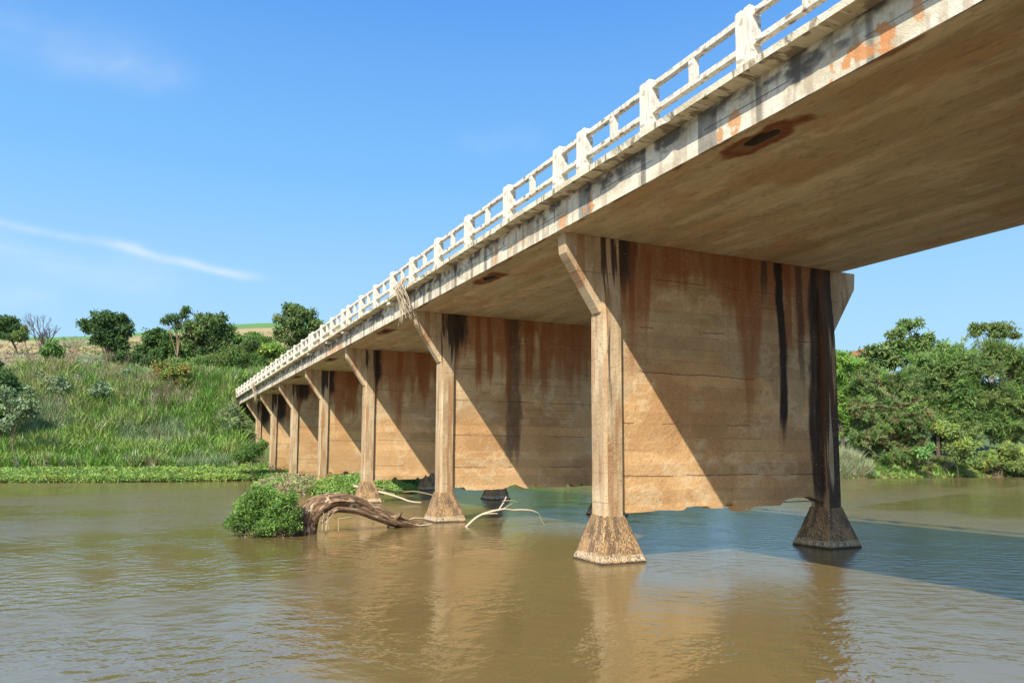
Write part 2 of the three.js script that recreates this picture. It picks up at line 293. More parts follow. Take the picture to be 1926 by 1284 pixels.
{
  // two scales of ripples: swell with stretched fronts, and fine chop in patches
  const waves = (seed, n, k0, k1, pow, dir, spread) => { const R = rng(seed), w = []; for (let i = 0; i < n; i++) { const k = k0 * Math.pow(k1 / k0, R()), a = dir + (R() - 0.5) * spread; const kx = Math.round(k * Math.cos(a)), ky = Math.round(k * Math.sin(a)), kk = Math.hypot(kx, ky) || 1; w.push([kx, ky, Math.floor(R() * 4096), Math.pow(kk, -pow)]); } return w; };
  const big = waves(5, 60, 16, 130, 0.9, 1.2, 2.6), small = waves(9, 70, 7, 100, 1.0, 1.1, 2.8);
  const N = 1024, hb = new Float32Array(N * N), hs = new Float32Array(N * N);
  const S = new Float32Array(4096); for (let i = 0; i < 4096; i++) S[i] = Math.sin(i / 4096 * 6.283185);
  const add = (h, list) => { for (const [kx, ky, p, q] of list) for (let j = 0; j < N; j++) { let t = ky * j * 4 + p; const o = j * N; for (let i = 0; i < N; i++, t += kx * 4) h[o + i] += q * S[t & 4095]; } };
  add(hb, big); add(hs, small);
  const TB = 26, TS = 5;                       // metres per tile
  let rms = 0; for (const v of hs) rms += v * v; rms = Math.sqrt(rms / hs.length);
  const gx = (h, i, j) => h[j * N + ((i + 1) % N)] - h[j * N + ((i + N - 1) % N)], gy = (h, i, j) => h[((j + 1) % N) * N + i] - h[((j + N - 1) % N) * N + i];
  let sl = 0; for (let k = 0; k < N * N; k += 7) sl += gx(hb, k % N, (k / N) | 0) ** 2; sl = Math.sqrt(sl / (N * N / 7));
  const SLOPE = 0.008, nrm = tex(N, N, (u, v) => { const i = Math.floor(u * N), j = Math.floor(v * N); const x = -gx(hb, i, j) / sl * SLOPE, y = -gy(hb, i, j) / sl * SLOPE, l = Math.hypot(x, y, 1); return [x / l * 0.5 + 0.5, y / l * 0.5 + 0.5, 1 / l * 0.5 + 0.5]; }, false);
  const bmp = tex(N, N, (u, v) => { const i = Math.floor(u * N), j = Math.floor(v * N), h = 0.5 + hs[j * N + i] / rms * 0.15 * (0.3 + 0.9 * sstep(0.36, 0.66, fbm(u * 4, v * 4, 44, 3, 4))); return [h, h, h]; }, false);
  const murk = tex(512, 512, (u, v) => { const n = fbm(u * 6, v * 6, 61, 5, 6); return mix3(rgb(119, 100, 59), rgb(105, 92, 58), n); });
  const calm = tex(512, 512, (u, v) => { const n = 0.42 + 0.58 * sstep(0.36, 0.66, fbm(u * 5, v * 9, 67, 4, 5)); return [n, n, n]; }, false);
  const Wd = 900; const g = new THREE.PlaneGeometry(Wd, Wd, 1, 1); g.rotateX(-Math.PI / 2);
  nrm.repeat.set(Wd / TB, Wd / TB); bmp.repeat.set(Wd / TS, Wd / TS); murk.repeat.set(Wd / 43, Wd / 43); calm.repeat.set(Wd / 61, Wd / 61);
  const m = new THREE.Mesh(g, new THREE.MeshPhysicalMaterial({ map: murk, roughness: 0.21, roughnessMap: calm, ior: 1.75, normalMap: nrm, bumpMap: bmp, bumpScale: 0.015 }));
  m.position.set(60, 0, -60); m.rotation.y = 0.35; m.receiveShadow = true; structure(m, 'water');
}

// ---------------------------------------------------------------- the bridge
const S0 = 14.05, SPAN = 10.2, TL = 7.63, TR = 16.05, TC = 12.17, YS = 7.018, YF = 7.673, YK = 7.79;   // pier 0, span, deck edges, centre line, soffit, fascia top, kerb top
const bridge = group('concrete_bridge');
// a prism in world metres from rings of points; uv: u runs round the ring in metres / us, v is the height / vs
function rings(list, us, vs, u0 = 0, caps = true) {
  const pos = [], uv = [], idx = [], n = list[0].length;
  for (let k = 0; k < n; k++) {
    const base = pos.length / 3;
    let run = 0; for (let q = 0; q < k; q++) run += list[0][q].distanceTo(list[0][(q + 1) % n]);
    for (const r of list) { const a = r[k], b = r[(k + 1) % n]; pos.push(a.x, a.y, a.z, b.x, b.y, b.z); const w = list[0][k].distanceTo(list[0][(k + 1) % n]); uv.push(u0 + run / us, a.y / vs, u0 + (run + w) / us, b.y / vs); }
    for (let q = 0; q < list.length - 1; q++) { const a = base + q * 2; idx.push(a, a + 1, a + 3, a, a + 3, a + 2); }
  }
  if (caps) for (const [r, flip] of [[list[0], 1], [list[list.length - 1], 0]]) { const base = pos.length / 3; for (const p of r) { pos.push(p.x, p.y, p.z); uv.push(u0 + p.x / us, p.z / vs); } for (let k = 1; k < n - 1; k++) flip ? idx.push(base, base + k + 1, base + k) : idx.push(base, base + k, base + k + 1); }
  const g = new THREE.BufferGeometry(); g.setAttribute('position', new THREE.Float32BufferAttribute(pos, 3)); g.setAttribute('uv', new THREE.Float32BufferAttribute(uv, 2)); g.setIndex(idx);
  const f = g.toNonIndexed(); f.computeVertexNormals(); return f;
}
const V = (x, y, z) => new THREE.Vector3(x, y, z);
// rectangle with cut corners, counter-clockwise seen from above (x right, z towards the viewer)
function octo(x0, x1, z0, z1, c, y) { return [V(x0 + c, y, z1), V(x1 - c, y, z1), V(x1, y, z1 - c), V(x1, y, z0 + c), V(x1 - c, y, z0), V(x0 + c, y, z0), V(x0, y, z0 + c), V(x0, y, z1 - c)]; }

function buildPier(k, parent) {
  const R = rng(500 + k), s = S0 + k * SPAN, p = group('pier', parent); p.position.set(0, 0, -s);
  const floor = groundAt(TC, -s), wet = k <= 3, bottom = wet ? 0 : floor - 0.6;
  for (const side of [-1, 1]) {
    const X = t => TC + side * (TC - t), box = (t0, t1) => side < 0 ? [t0, t1] : [X(t1), X(t0)];
    const foot = wet ? 0.98 : Math.max(bottom, 0.98);
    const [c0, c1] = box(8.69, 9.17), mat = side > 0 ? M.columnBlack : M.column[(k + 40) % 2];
    // shaft: thick up to about 5.3 m, then narrowing until it is flush with wall and bracket
    const ys = [wet ? foot - 0.05 : bottom, 2.2, 3.6, 5.2, 6.55, YS - 0.004].filter((y, i, a) => !i || y > a[0] + 0.1);
    const list = ys.map(y => { const h = lerp(0.30, 0.172, sstep(5.2, 6.55, y)), j = (R() - 0.5) * 0.012; return octo(c0 + j, c1 + j, -h, h, lerp(0.055, 0.012, sstep(5.2, 6.5, y)), y); });
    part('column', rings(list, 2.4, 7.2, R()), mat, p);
    const [f0, f1] = box(8.40, 9.52);
    if (wet) {
      const oct = (a, y) => { const g = (x0, x1) => lerp(x0, x1, a); return octo(g(c0 - 0.02, f0), g(c1 + 0.02, f1), -g(0.30, 0.60), g(0.30, 0.60), g(0.04, 0.012), y); };
      const fl = []; for (let q = 0; q <= 9; q++) { const a = q / 9, y = 0.97 * (1 - a), o = oct(a, y); for (const w of o) { w.x += (fbm(w.z * 9, y * 9 + k, 41) - 0.5) * 0.035; w.z += (fbm(w.x * 9, y * 9 + k, 42) - 0.5) * 0.035; } fl.unshift(o); }
      fl.unshift(oct(2.5, -1.6)); part('footing', rings(fl, 2.4, 2, R()), M.footing, p);
    }
    // bracket that carries the edge of the deck
    const sh = new THREE.Shape(); const pts = [[7.80, YS - 0.006], [7.84, 6.59], [8.66, 5.36], [8.9, 5.36], [8.9, YS - 0.006]]; pts.forEach(([t, y], i) => i ? sh.lineTo(X(t), y) : sh.moveTo(X(t), y)); sh.closePath();
    const bg = new THREE.ExtrudeGeometry(sh, { depth: 0.30, bevelEnabled: true, bevelThickness: 0.015, bevelSize: 0.012, bevelSegments: 1 }); bg.translate(0, 0, -0.15);
    const uv = bg.attributes.uv; for (let i = 0; i < uv.count; i++) uv.setXY(i, bg.attributes.position.getX(i) / 2.4 + R.length * 0, bg.attributes.position.getY(i) / 7.2);
    part('bracket', bg, M.bracket, p);
  }
  // wall between the columns, its lower edge broken away
  const y0 = wet ? 1.0 : bottom, sh = new THREE.Shape(), edge = []; const n = 64, x0 = 9.10, x1 = 15.24;
  for (let i = 0; i <= n; i++) {
    const t = i / n, x = lerp(x0, x1, t); let y = y0 + 0.10 * t + 0.05 * (fbm(x * 1.6, k * 5.1, 61, 3) - 0.5) + 0.07 * Math.max(0, fbm(x * 5, k * 3.3, 62, 3) - 0.5);
    if (k === 0) { if (x > 10.85 && x < 11.55) y += 0.06; if (x > 12.0 && x < 12.35) y += 0.14 * Math.sin((x - 12) / 0.35 * 3.14) + 0.03; if (x > 12.4 && x < 12.75) y -= 0.10; if (x > 13.75 && x < 15.0) y += 0.17 * Math.pow(Math.sin((x - 13.75) / 1.25 * 3.14), 0.5) * (0.8 + 0.4 * fbm(x * 7, 1, 63, 2)); if (x < 9.35) y += 0.06 * Math.max(0, Math.sin((x - 9.1) * 18)); }
    else if (wet) { const q = 10.4 + 2.8 * hash(k, 7, 1); y += 0.16 * Math.max(0, 1 - Math.abs(x - q) / (0.35 + 0.4 * hash(k, 8, 1))); y += 0.12 * (vnoise(x * 6, k, 64) > 0.72 ? 1 : 0); }
    edge.push([x, y]);
  }
  sh.moveTo(x1, YS - 0.005); sh.lineTo(x0, YS - 0.005); for (const [x, y] of edge) sh.lineTo(x, y); sh.closePath();
  const wg = new THREE.ExtrudeGeometry(sh, { depth: 0.336, bevelEnabled: false }); wg.translate(0, 0, -0.168);
  const uv = wg.attributes.uv, ps = wg.attributes.position; for (let i = 0; i < uv.count; i++) uv.setXY(i, (ps.getX(i) - x0) / (x1 - x0), (ps.getY(i) - 0.9) / 6.2);
  part('wall', wg, wallMaterial(k), p);
  if (k === 0) {   // bare reinforcing bars under the broken edge
    for (const [a, b, y] of [[13.7, 15.1, 1.13], [11.9, 12.5, 1.09]]) { const c = new THREE.CylinderGeometry(0.011, 0.011, b - a, 6); c.rotateZ(Math.PI / 2 + 0.01); c.translate((a + b) / 2, y, 0.05); part('reinforcing_bar', c, M.wire, p); }
  }
  return p;
}
const wallMats = {};
function wallMaterial(k) {
  const key = k < 0 ? 3 : Math.min(k, 5); if (wallMats[key]) return wallMats[key];
  const st = {
    0: [[4.78, 0.13, 6.2, 1.9, 0.95, 0], [0.10, 0.42, 6.2, 5.0, 0.8, 0], [3.35, 0.10, 6.2, 4.9, 0.6, 1], [3.75, 0.16, 6.2, 5.0, 0.7, 1], [5.45, 0.10, 6.2, 3.2, 0.45, 0], [5.95, 0.22, 6.2, 0.2, 0.85, 0], [0.45, 0.08, 6.2, 4.3, 0.7, 1], [5.1, 0.12, 6.2, 4.0, 0.7, 1], [0.85, 0.10, 5.9, 5.0, 0.5, 1], [4.2, 0.10, 6.2, 5.3, 0.6, 0]],
    1: [[2.3, 0.30, 6.2, 1.2, 0.5, 0], [0.95, 0.12, 6.2, 3.6, 0.8, 1], [1.35, 0.12, 6.2, 3.9, 0.8, 1], [0.0, 0.6, 6.2, 4.9, 0.9, 0], [2.05, 0.12, 6.2, 3.3, 0.7, 1], [2.9, 0.2, 6.2, 4.0, 0.8, 1], [3.6, 0.2, 6.2, 3.4, 0.5, 1]],
    2: [[0.05, 0.4, 6.2, 4.5, 1.0, 0], [1.2, 0.16, 6.2, 4.6, 0.7, 1], [2.4, 0.3, 6.2, 4.2, 0.6, 1], [3.4, 0.2, 6.2, 2.2, 0.6, 0]],
    3: [[0.1, 0.35, 6.2, 4.6, 0.9, 0], [1.4, 0.4, 6.2, 3.6, 0.8, 1], [2.6, 0.2, 6.2, 3.2, 0.5, 0]],
    4: [[0.3, 0.4, 6.2, 4.9, 0.9, 0], [1.6, 0.25, 6.2, 4.8, 0.7, 1]],
    5: [[0.3, 0.5, 6.2, 3.9, 0.9, 0], [1.4, 0.25, 6.2, 2.8, 0.7, 0]],
  }[key];
  return wallMats[key] = std({ map: wallTexture(100 + key * 31, 6.14, 6.2, key === 0 ? 896 : key < 3 ? 640 : 320, st), roughness: 0.95, bumpMap: grain(4, 4), bumpScale: 0.015 });
}
for (let k = -2; k <= 7; k++) buildPier(k, bridge);

// deck, one span at a time
const soffits = [std({ map: soffitTexture(301, 1152), roughness: 0.95, bumpMap: grain(0.6, 0.6), bumpScale: 0.01 }), std({ map: soffitTexture(377, 768), roughness: 0.95, bumpMap: grain(0.6, 0.6), bumpScale: 0.01 })];
for (const m of soffits) m.map.repeat.set(1 / (TR - TL), 1 / SPAN);
const fascias = {};
function fasciaMaterial(k) {
  const key = k < -1 ? 3 : Math.min(k, 3); if (fascias[key]) return fascias[key];
  const sp = { '-1': [[1.95, 0.24, 0.13, 0.24, 0.95], [2.4, 0.17, 0.36, 0.15, 0.95], [1.55, 0.3, 0.12, 0.2, 0.7], [2.75, 0.22, 0.10, 0.20, 0.95], [4.55, 0.2, 0.14, 0.2, 0.8], [4.85, 0.13, 0.14, 0.1, 0.7], [8.65, 0.2, 0.10, 0.24, 0.9], [8.9, 0.15, 0.08, 0.12, 0.6], [9.85, 0.12, 0.22, 0.2, 0.7]], 0: [[2.2, 0.2, 0.08, 0.2, 0.8], [3.1, 0.25, 0.1, 0.3, 0.8], [1.5, 0.2, 0.07, 0.2, 0.7]], 2: [[0.6, 0.2, 0.9, 0.3, 0.6], [1.9, 0.15, 0.9, 0.25, 0.6], [3.2, 0.15, 0.6, 0.22, 0.5]] }[key] || [];
  return fascias[key] = std({ map: fasciaTexture(401 + key * 13, sp, key < 0 ? 0 : key < 2 ? 0.12 : 0.25), roughness: 0.92, bumpMap: grain(7, 0.5), bumpScale: 0.008 });
}
function strip(profile, len, seg, us, jit, seed) {      // a profile (x, y) swept along -z, its corners nibbled
  const list = []; for (let i = 0; i <= seg; i++) { const s = len * i / seg; list.push(profile.map(([x, y, j], q) => V(x + (j || 0) * jit * ((fbm(s * 0.8, q * 7.3, seed, 3) - 0.5) * 0.5 + Math.max(0, fbm(s * 3.1, q * 5.3, seed + 5, 3) - 0.62) * 3), y + (j || 0) * jit * 0.5 * (fbm(s * 0.9, q * 3.1 + 9, seed + 1, 3) - 0.5), -s))); }
  const pos = [], uv = [], idx = [], n = profile.length; let run = 0;
  for (let q = 0; q < n; q++) { const b = pos.length / 3, w = Math.hypot(profile[(q + 1) % n][0] - profile[q][0], profile[(q + 1) % n][1] - profile[q][1]); list.forEach((r, i) => { const a = r[q], c = r[(q + 1) % n]; pos.push(a.x, a.y, a.z, c.x, c.y, c.z); uv.push(len * i / seg / us, run, len * i / seg / us, run + w); if (i < seg) { const e = b + i * 2; idx.push(e, e + 3, e + 1, e, e + 2, e + 3); } }); run += w; }
  for (const [r, f] of [[list[0], 0], [list[seg], 1]]) { const b = pos.length / 3; r.forEach(p => { pos.push(p.x, p.y, p.z); uv.push(p.x, p.y); }); for (let q = 1; q < n - 1; q++) f ? idx.push(b, b + q, b + q + 1) : idx.push(b, b + q + 1, b + q); }
  const g = new THREE.BufferGeometry(); g.setAttribute('position', new THREE.Float32BufferAttribute(pos, 3)); g.setAttribute('uv', new THREE.Float32BufferAttribute(uv, 2)); g.setIndex(idx); const f = g.toNonIndexed(); f.computeVertexNormals(); return f;
}
for (let k = -2; k <= 6; k++) {
  const s0 = S0 + k * SPAN, W = TR - TL, o = 0.012;
  const sh = new THREE.Shape(); sh.moveTo(0.03, o); sh.lineTo(W - 0.03, o); sh.lineTo(W - 0.03, SPAN - o); sh.lineTo(0.03, SPAN - o); sh.closePath();
  const hole = new THREE.Path(), ha = []; for (let i = 0; i < 16; i++) { const a = i / 16 * 6.283, q = 0.75 + 0.5 * fbm(i * 1.3, k * 2.2 + 20, 5, 2); ha.push([0.45 + 0.13 * q * Math.cos(a), 4.5 + 0.34 * q * Math.sin(a)]); }
  ha.forEach(([x, y], i) => i ? hole.lineTo(x, y) : hole.moveTo(x, y)); hole.closePath(); sh.holes.push(hole);
  const g = new THREE.ExtrudeGeometry(sh, { depth: 0.56, bevelEnabled: false }); g.rotateX(-Math.PI / 2);    // shape x -> x, shape y -> -z, depth -> up
  const d = part('deck_span', g, [soffits[k === -1 ? 0 : 1], M.inner], bridge); d.position.set(TL, YS + 0.002, -s0);
  const road = new THREE.BoxGeometry(W - 0.1, 0.06, SPAN - 2 * o); road.translate(W / 2, 0.592, -SPAN / 2); part('road_surface', road, M.asphalt, d);
  const fg = strip([[-0.0, -0.002], [-0.0, YF - YS - 0.002], [0.03, YF - YS - 0.002], [0.03, -0.002]].map(([x, y], i) => [x, y, i < 1 ? 0.35 : 0]), SPAN - 0.04, 60, SPAN, 0.03, 700 + k);
  { const uv = fg.attributes.uv, p = fg.attributes.position; for (let i = 0; i < uv.count; i++) uv.setXY(i, -p.getZ(i) / SPAN, p.getY(i) / 0.66); }
  const f = part('fascia', fg, fasciaMaterial(k), d); f.position.z = -0.02;
  const fr = part('fascia', fg, fasciaMaterial(3), d); fr.position.set(W, 0, -SPAN + 0.02); fr.rotation.y = Math.PI;
  // kerb that overhangs the fascia
  const kb = YF - YS, kt = YK - YS;
  const kg = strip([[-0.30, kb, 1], [-0.30, kt, 1], [0.45, kt, 0], [0.45, 0.64, 0], [0.031, 0.64, 0], [0.031, kb - 0.001, 0]], SPAN - 0.02, 120, 4, 0.05, 720 + k);
  const kr = part('kerb', kg, M.kerb, d); kr.position.z = -0.01;
  const kq = part('kerb', kg, M.kerb, d); kq.position.set(W, 0, -SPAN + 0.01); kq.rotation.y = Math.PI;
}
// concrete stubs of old drain spouts under the kerb
for (const s of [26.1, 33.4, 36.9, 41.7]) { const b = new RoundedBoxGeometry(0.30, 0.12, 0.34, 2, 0.02); b.translate(TL - 0.10, YF - 0.075, -s); part('drain_spout', b, M.paint, bridge); }

// railing: posts in two halves, an upper and a lower rail, one baluster to a bay
const postS = []; { for (const s of [-6.1, -3.7, -1.3, 1.05, 3.4, 5.65, 7.89, 10.28, 12.46, 13.45, 15.95, 18.48, 20.91, 23.38, 25.62, 27.9, 30.15, 32.39, 33.41, 35.75, 38.1, 40.52, 41.3, 43.7]) postS.push(s); for (let i = 1; i <= 16; i++) postS.push(43.7 + i * 2.5); }
const postGeo = (() => {
  const half = () => { const w = 0.153, c = 0.03, h = 8.63 - YK, s = new THREE.Shape(); s.moveTo(0.006, 0); s.lineTo(w - 0.006, 0); s.lineTo(w - 0.006, h - c); s.lineTo(w - c, h - 0.006); s.lineTo(c, h - 0.006); s.lineTo(0.006, h - c); s.closePath(); const g = new THREE.ExtrudeGeometry(s, { depth: 0.18, bevelEnabled: true, bevelSize: 0.006, bevelThickness: 0.008, bevelSegments: 1 }); g.rotateY(Math.PI / 2); return g; };
  const a = half(), b = half(); a.translate(0.008, 0, 0.16); b.translate(0.008, 0, -0.007);
  const core = new THREE.BoxGeometry(0.15, 0.74, 0.2).toNonIndexed(); core.translate(0.10, 0.37, 0);
  return mergeGeometries([a, b, core]);
})();
{ const p = postGeo.attributes.position, uv = postGeo.attributes.uv; for (let i = 0; i < uv.count; i++) uv.setXY(i, (p.getZ(i) + p.getX(i)) / 2, p.getY(i) / 2); }
const railCache = new Map();
function railGeo(len) { const k = len.toFixed(2); if (!railCache.has(k)) { const g = new RoundedBoxGeometry(0.105, 0.10, len, 1, 0.012), p = g.attributes.position, uv = g.attributes.uv; for (let i = 0; i < uv.count; i++) uv.setXY(i, p.getZ(i) / 2, (p.getY(i) + p.getX(i)) / 2); railCache.set(k, g); } return railCache.get(k); }
const balGeo = (() => { const g = new RoundedBoxGeometry(0.10, 0.36, 0.15, 1, 0.01), p = g.attributes.position, uv = g.attributes.uv; for (let i = 0; i < uv.count; i++) uv.setXY(i, (p.getZ(i) + p.getX(i)) / 2, p.getY(i) / 2); return g; })();
for (const side of [-1, 1]) {
  const rail = group('railing', bridge), X = x => side < 0 ? x : TC * 2 - x, R = rng(side + 77);
  const tO = TL - 0.30 + 0.012;
  postS.forEach((s, i) => {
    const p = part('post', postGeo, M.paint, rail); p.position.set(X(tO), YK - 0.004 + (R() - 0.5) * 0.012, -s); p.rotation.set((R() - 0.5) * 0.022, side < 0 ? 0 : Math.PI, (R() - 0.5) * 0.022);
    const n = postS[i + 1]; if (n === undefined) return;
    const len = n - s - 0.31, old = (s > 13 && s < 25) || R() > 0.85, m = old ? M.paintOld : M.paint;
    for (const y of [8.497, 8.062]) { const r = part('rail', railGeo(len), m, rail); r.position.set(X(tO + 0.085), y + (R() - 0.5) * 0.01, -(s + n) / 2); }
    if (n - s > 1.5) { const b = part('baluster', balGeo, M.paint, rail); b.position.set(X(tO + 0.085), 8.28, -(s + n) / 2); }
  });
}
// abutment at the far end of the deck
{ const g = new RoundedBoxGeometry(TR - TL + 0.4, 6, 1.6, 1, 0.05); g.translate(TC, 4.6 - 0.6, -(S0 + 7 * SPAN) - 1.2); const p = g.attributes.position, uv = g.attributes.uv; for (let i = 0; i < uv.count; i++) uv.setXY(i, p.getX(i) / 2.4, p.getY(i) / 7.2); part('abutment', g, M.column[1], bridge); }
bridge.userData = {};
tag(bridge, 'long concrete bridge with white post railing on rust-streaked wall piers over the river', 'bridge');

// ---------------------------------------------------------------- plants: leaf sprays, grass tufts, tubes
function soup(tris) { const g = new THREE.BufferGeometry(); g.setAttribute('position', new THREE.Float32BufferAttribute(tris, 3)); g.computeVertexNormals(); return g; }
function leaf(out, p, dir, len, wid, R, fold = 0.18) {             // a folded diamond
  const up = Math.abs(dir.y) > 0.9 ? V(1, 0, 0) : V(0, 1, 0), side = V(0, 0, 0).crossVectors(dir, up).normalize().applyAxisAngle(dir, (R() - 0.5) * 2.4), nrm = V(0, 0, 0).crossVectors(side, dir);
  const a = p, m = p.clone().addScaledVector(dir, len * 0.45), t = p.clone().addScaledVector(dir, len).addScaledVector(nrm, -len * 0.15), l = m.clone().addScaledVector(side, wid / 2).addScaledVector(nrm, wid * fold), r = m.clone().addScaledVector(side, -wid / 2).addScaledVector(nrm, wid * fold);
  out.push(a.x, a.y, a.z, l.x, l.y, l.z, t.x, t.y, t.z, a.x, a.y, a.z, t.x, t.y, t.z, r.x, r.y, r.z);
}
const rdir = (R) => { const z = R() * 2 - 1, a = R() * 6.283, q = Math.sqrt(1 - z * z); return V(q * Math.cos(a), z, q * Math.sin(a)); };
function broadSpray(seed, n, len, wid) { const R = rng(seed), o = []; for (let i = 0; i < n; i++) { const p = rdir(R).multiplyScalar(0.75 * Math.cbrt(R())), d = p.clone().multiplyScalar(0.9).add(rdir(R)).add(V(0, 0.15, 0)).normalize(); leaf(o, p, d, len * (0.7 + 0.6 * R()), wid * (0.7 + 0.6 * R()), R); } return soup(o); }
function featherSpray(seed, twigs, n, len, wid) {                  // arching twigs with narrow leaflets on both sides
  const R = rng(seed), o = []; for (let q = 0; q < twigs; q++) { const d = rdir(R); d.y = Math.abs(d.y) * 0.6 + 0.1; d.normalize(); const s = V(0, 0, 0).crossVectors(d, V(0, 1, 0)).normalize();
    for (let i = 0; i < n; i++) { const t = (i + 0.5) / n, p = d.clone().multiplyScalar(t * 1.05).add(V(0, -0.45 * t * t, 0)), e = s.clone().multiplyScalar(i % 2 ? 1 : -1).addScaledVector(d, 0.7).add(V(0, -0.35 - 0.4 * R(), 0)).normalize(); leaf(o, p, e, len * (0.7 + 0.6 * R()), wid, R); } }
  return soup(o);
}
function tuft(seed, n, wid, lean, droop, seg = 4) {                // unit-high grass blades from one root
  const R = rng(seed), o = []; for (let i = 0; i < n; i++) {
    const a = R() * 6.283, l = lean * (0.25 + R()), h = 0.55 + 0.45 * R(), w = wid * (0.7 + 0.6 * R()), d = V(Math.cos(a), 0, Math.sin(a)), s = V(-d.z, 0, d.x).applyAxisAngle(V(0, 1, 0), (R() - 0.5) * 1.6), b = V((R() - 0.5) * 0.22, 0, (R() - 0.5) * 0.22), dr = droop * R();
    const P = t => b.clone().addScaledVector(d, l * t * (0.35 + 0.65 * t)).add(V(0, h * (t - dr * t * t * t), 0)), Wd = t => w * (t < 0.35 ? 0.6 + t : 0.95 * (1 - t) / 0.65 + 0.02);
    for (let k = 0; k < seg; k++) { const t0 = k / seg, t1 = (k + 1) / seg, p0 = P(t0), p1 = P(t1), a0 = p0.clone().addScaledVector(s, Wd(t0) / 2), b0 = p0.clone().addScaledVector(s, -Wd(t0) / 2), a1 = p1.clone().addScaledVector(s, Wd(t1) / 2), b1 = p1.clone().addScaledVector(s, -Wd(t1) / 2);
      o.push(a0.x, a0.y, a0.z, b0.x, b0.y, b0.z, a1.x, a1.y, a1.z, b0.x, b0.y, b0.z, b1.x, b1.y, b1.z, a1.x, a1.y, a1.z); }
  }
  return soup(o);
}
function tube(pts, radii, sides = 6, rough = 0, seed = 1) {         // tapered, uneven
  const curve = new THREE.CatmullRomCurve3(pts), n = Math.max(4, (pts.length - 1) * 4), pos = [], uv = [], idx = []; let N = V(0.3, 0.2, 1);
  for (let i = 0; i <= n; i++) {
    const t = i / n, p = curve.getPoint(t), T = curve.getTangent(t); N = N.sub(T.clone().multiplyScalar(N.dot(T))).normalize(); const B = V(0, 0, 0).crossVectors(T, N);
    const q = t * (radii.length - 1), k = Math.min(radii.length - 2, Math.floor(q)), r = lerp(radii[k], radii[k + 1], q - k);
    for (let j = 0; j <= sides; j++) { const a = j / sides * 6.2832, rr = r * (1 + rough * (fbm(Math.cos(a) * 2 + seed * 3 + 20, Math.sin(a) * 2 + t * 7 + 20, seed, 3) - 0.5) * 2); pos.push(p.x + rr * (N.x * Math.cos(a) + B.x * Math.sin(a)), p.y + rr * (N.y * Math.cos(a) + B.y * Math.sin(a)), p.z + rr * (N.z * Math.cos(a) + B.z * Math.sin(a))); uv.push(j / sides, t * curve.getLength() * 0.5); }
    if (i < n) for (let j = 0; j < sides; j++) { const a = i * (sides + 1) + j, b = a + sides + 1; idx.push(a, a + 1, b, a + 1, b + 1, b); }
  }
  const e0 = pos.length / 3; for (const i of [0, n]) { const p = curve.getPoint(i / n); pos.push(p.x, p.y, p.z); uv.push(0.5, 0.5); const b = i * (sides + 1), c = e0 + (i ? 1 : 0); for (let j = 0; j < sides; j++) i ? idx.push(c, b + j, b + j + 1) : idx.push(c, b + j + 1, b + j); }
  const g = new THREE.BufferGeometry(); g.setAttribute('position', new THREE.Float32BufferAttribute(pos, 3)); g.setAttribute('uv', new THREE.Float32BufferAttribute(uv, 2)); g.setIndex(idx); g.computeVertexNormals(); return g;
}
const leafMat = new THREE.MeshPhysicalMaterial({ color: 0xffffff, roughness: 0.9, transmission: 0.14, thickness: 0, side: THREE.DoubleSide, specularIntensity: 0.5 });
const grassMat = new THREE.MeshPhysicalMaterial({ color: 0xffffff, roughness: 0.85, transmission: 0.16, thickness: 0, side: THREE.DoubleSide, specularIntensity: 0.5 });
const barkTex = tex(128, 256, (u, v) => mix3(rgb(128, 112, 94), rgb(86, 72, 58), fbm(u * 12, v * 5, 15, 4)));
const barkMat = std({ map: barkTex, roughness: 1, color: lin(0.8, 0.8, 0.8) }), paleBark = std({ map: barkTex, roughness: 1, color: lin(1.9, 1.8, 1.65) }), deadBark = std({ map: barkTex, roughness: 1, color: lin(1.35, 1.3, 1.25) });
const SPRAY = { broad: broadSpray(3, 22, 0.62, 0.34), fine: broadSpray(4, 34, 0.46, 0.20), feather: featherSpray(5, 6, 12, 0.50, 0.13), bamboo: featherSpray(6, 5, 9, 0.75, 0.12), big: broadSpray(7, 12, 0.85, 0.60) };
const TUFT = { tall: tuft(21, 22, 0.035, 0.42, 0.35, 5), wide: tuft(22, 18, 0.055, 0.50, 0.45, 5), dry: tuft(23, 20, 0.020, 0.38, 0.25, 4), reed: tuft(24, 24, 0.028, 0.40, 0.40, 5), low: tuft(25, 16, 0.08, 0.8, 0.5, 3) };

// many small copies of one spray: list of [position, size, colour (linear), tilt]
function spread(name, geo, mat, list, parent, seed) {
  const R = rng(seed), m = new THREE.InstancedMesh(geo, mat, list.length), q = new THREE.Quaternion(), e = new THREE.Euler(), M4 = new THREE.Matrix4(), c = new THREE.Color();
  list.forEach(([p, s, col, tilt = 6.283, sy = 1], i) => { e.set((R() - 0.5) * tilt, R() * 6.283, (R() - 0.5) * tilt); q.setFromEuler(e); M4.compose(p, q, V(s, s * sy, s)); m.setMatrixAt(i, M4); c.setRGB(...col); m.setColorAt(i, c); });
  m.name = name; m.castShadow = m.receiveShadow = true; m.userData.kind = 'stuff'; if (parent) parent.add(m); return m;
}
const tint = (pal, R, k = 0.3) => { const a = pal[Math.floor(R() * pal.length)].map(x => x * 2.25 / (1 + 1.8 * x)), v = 1 - k / 2 + k * R(); return [a[0] * v * (0.92 + 0.16 * R()), a[1] * v, a[2] * v * (0.9 + 0.2 * R())]; };
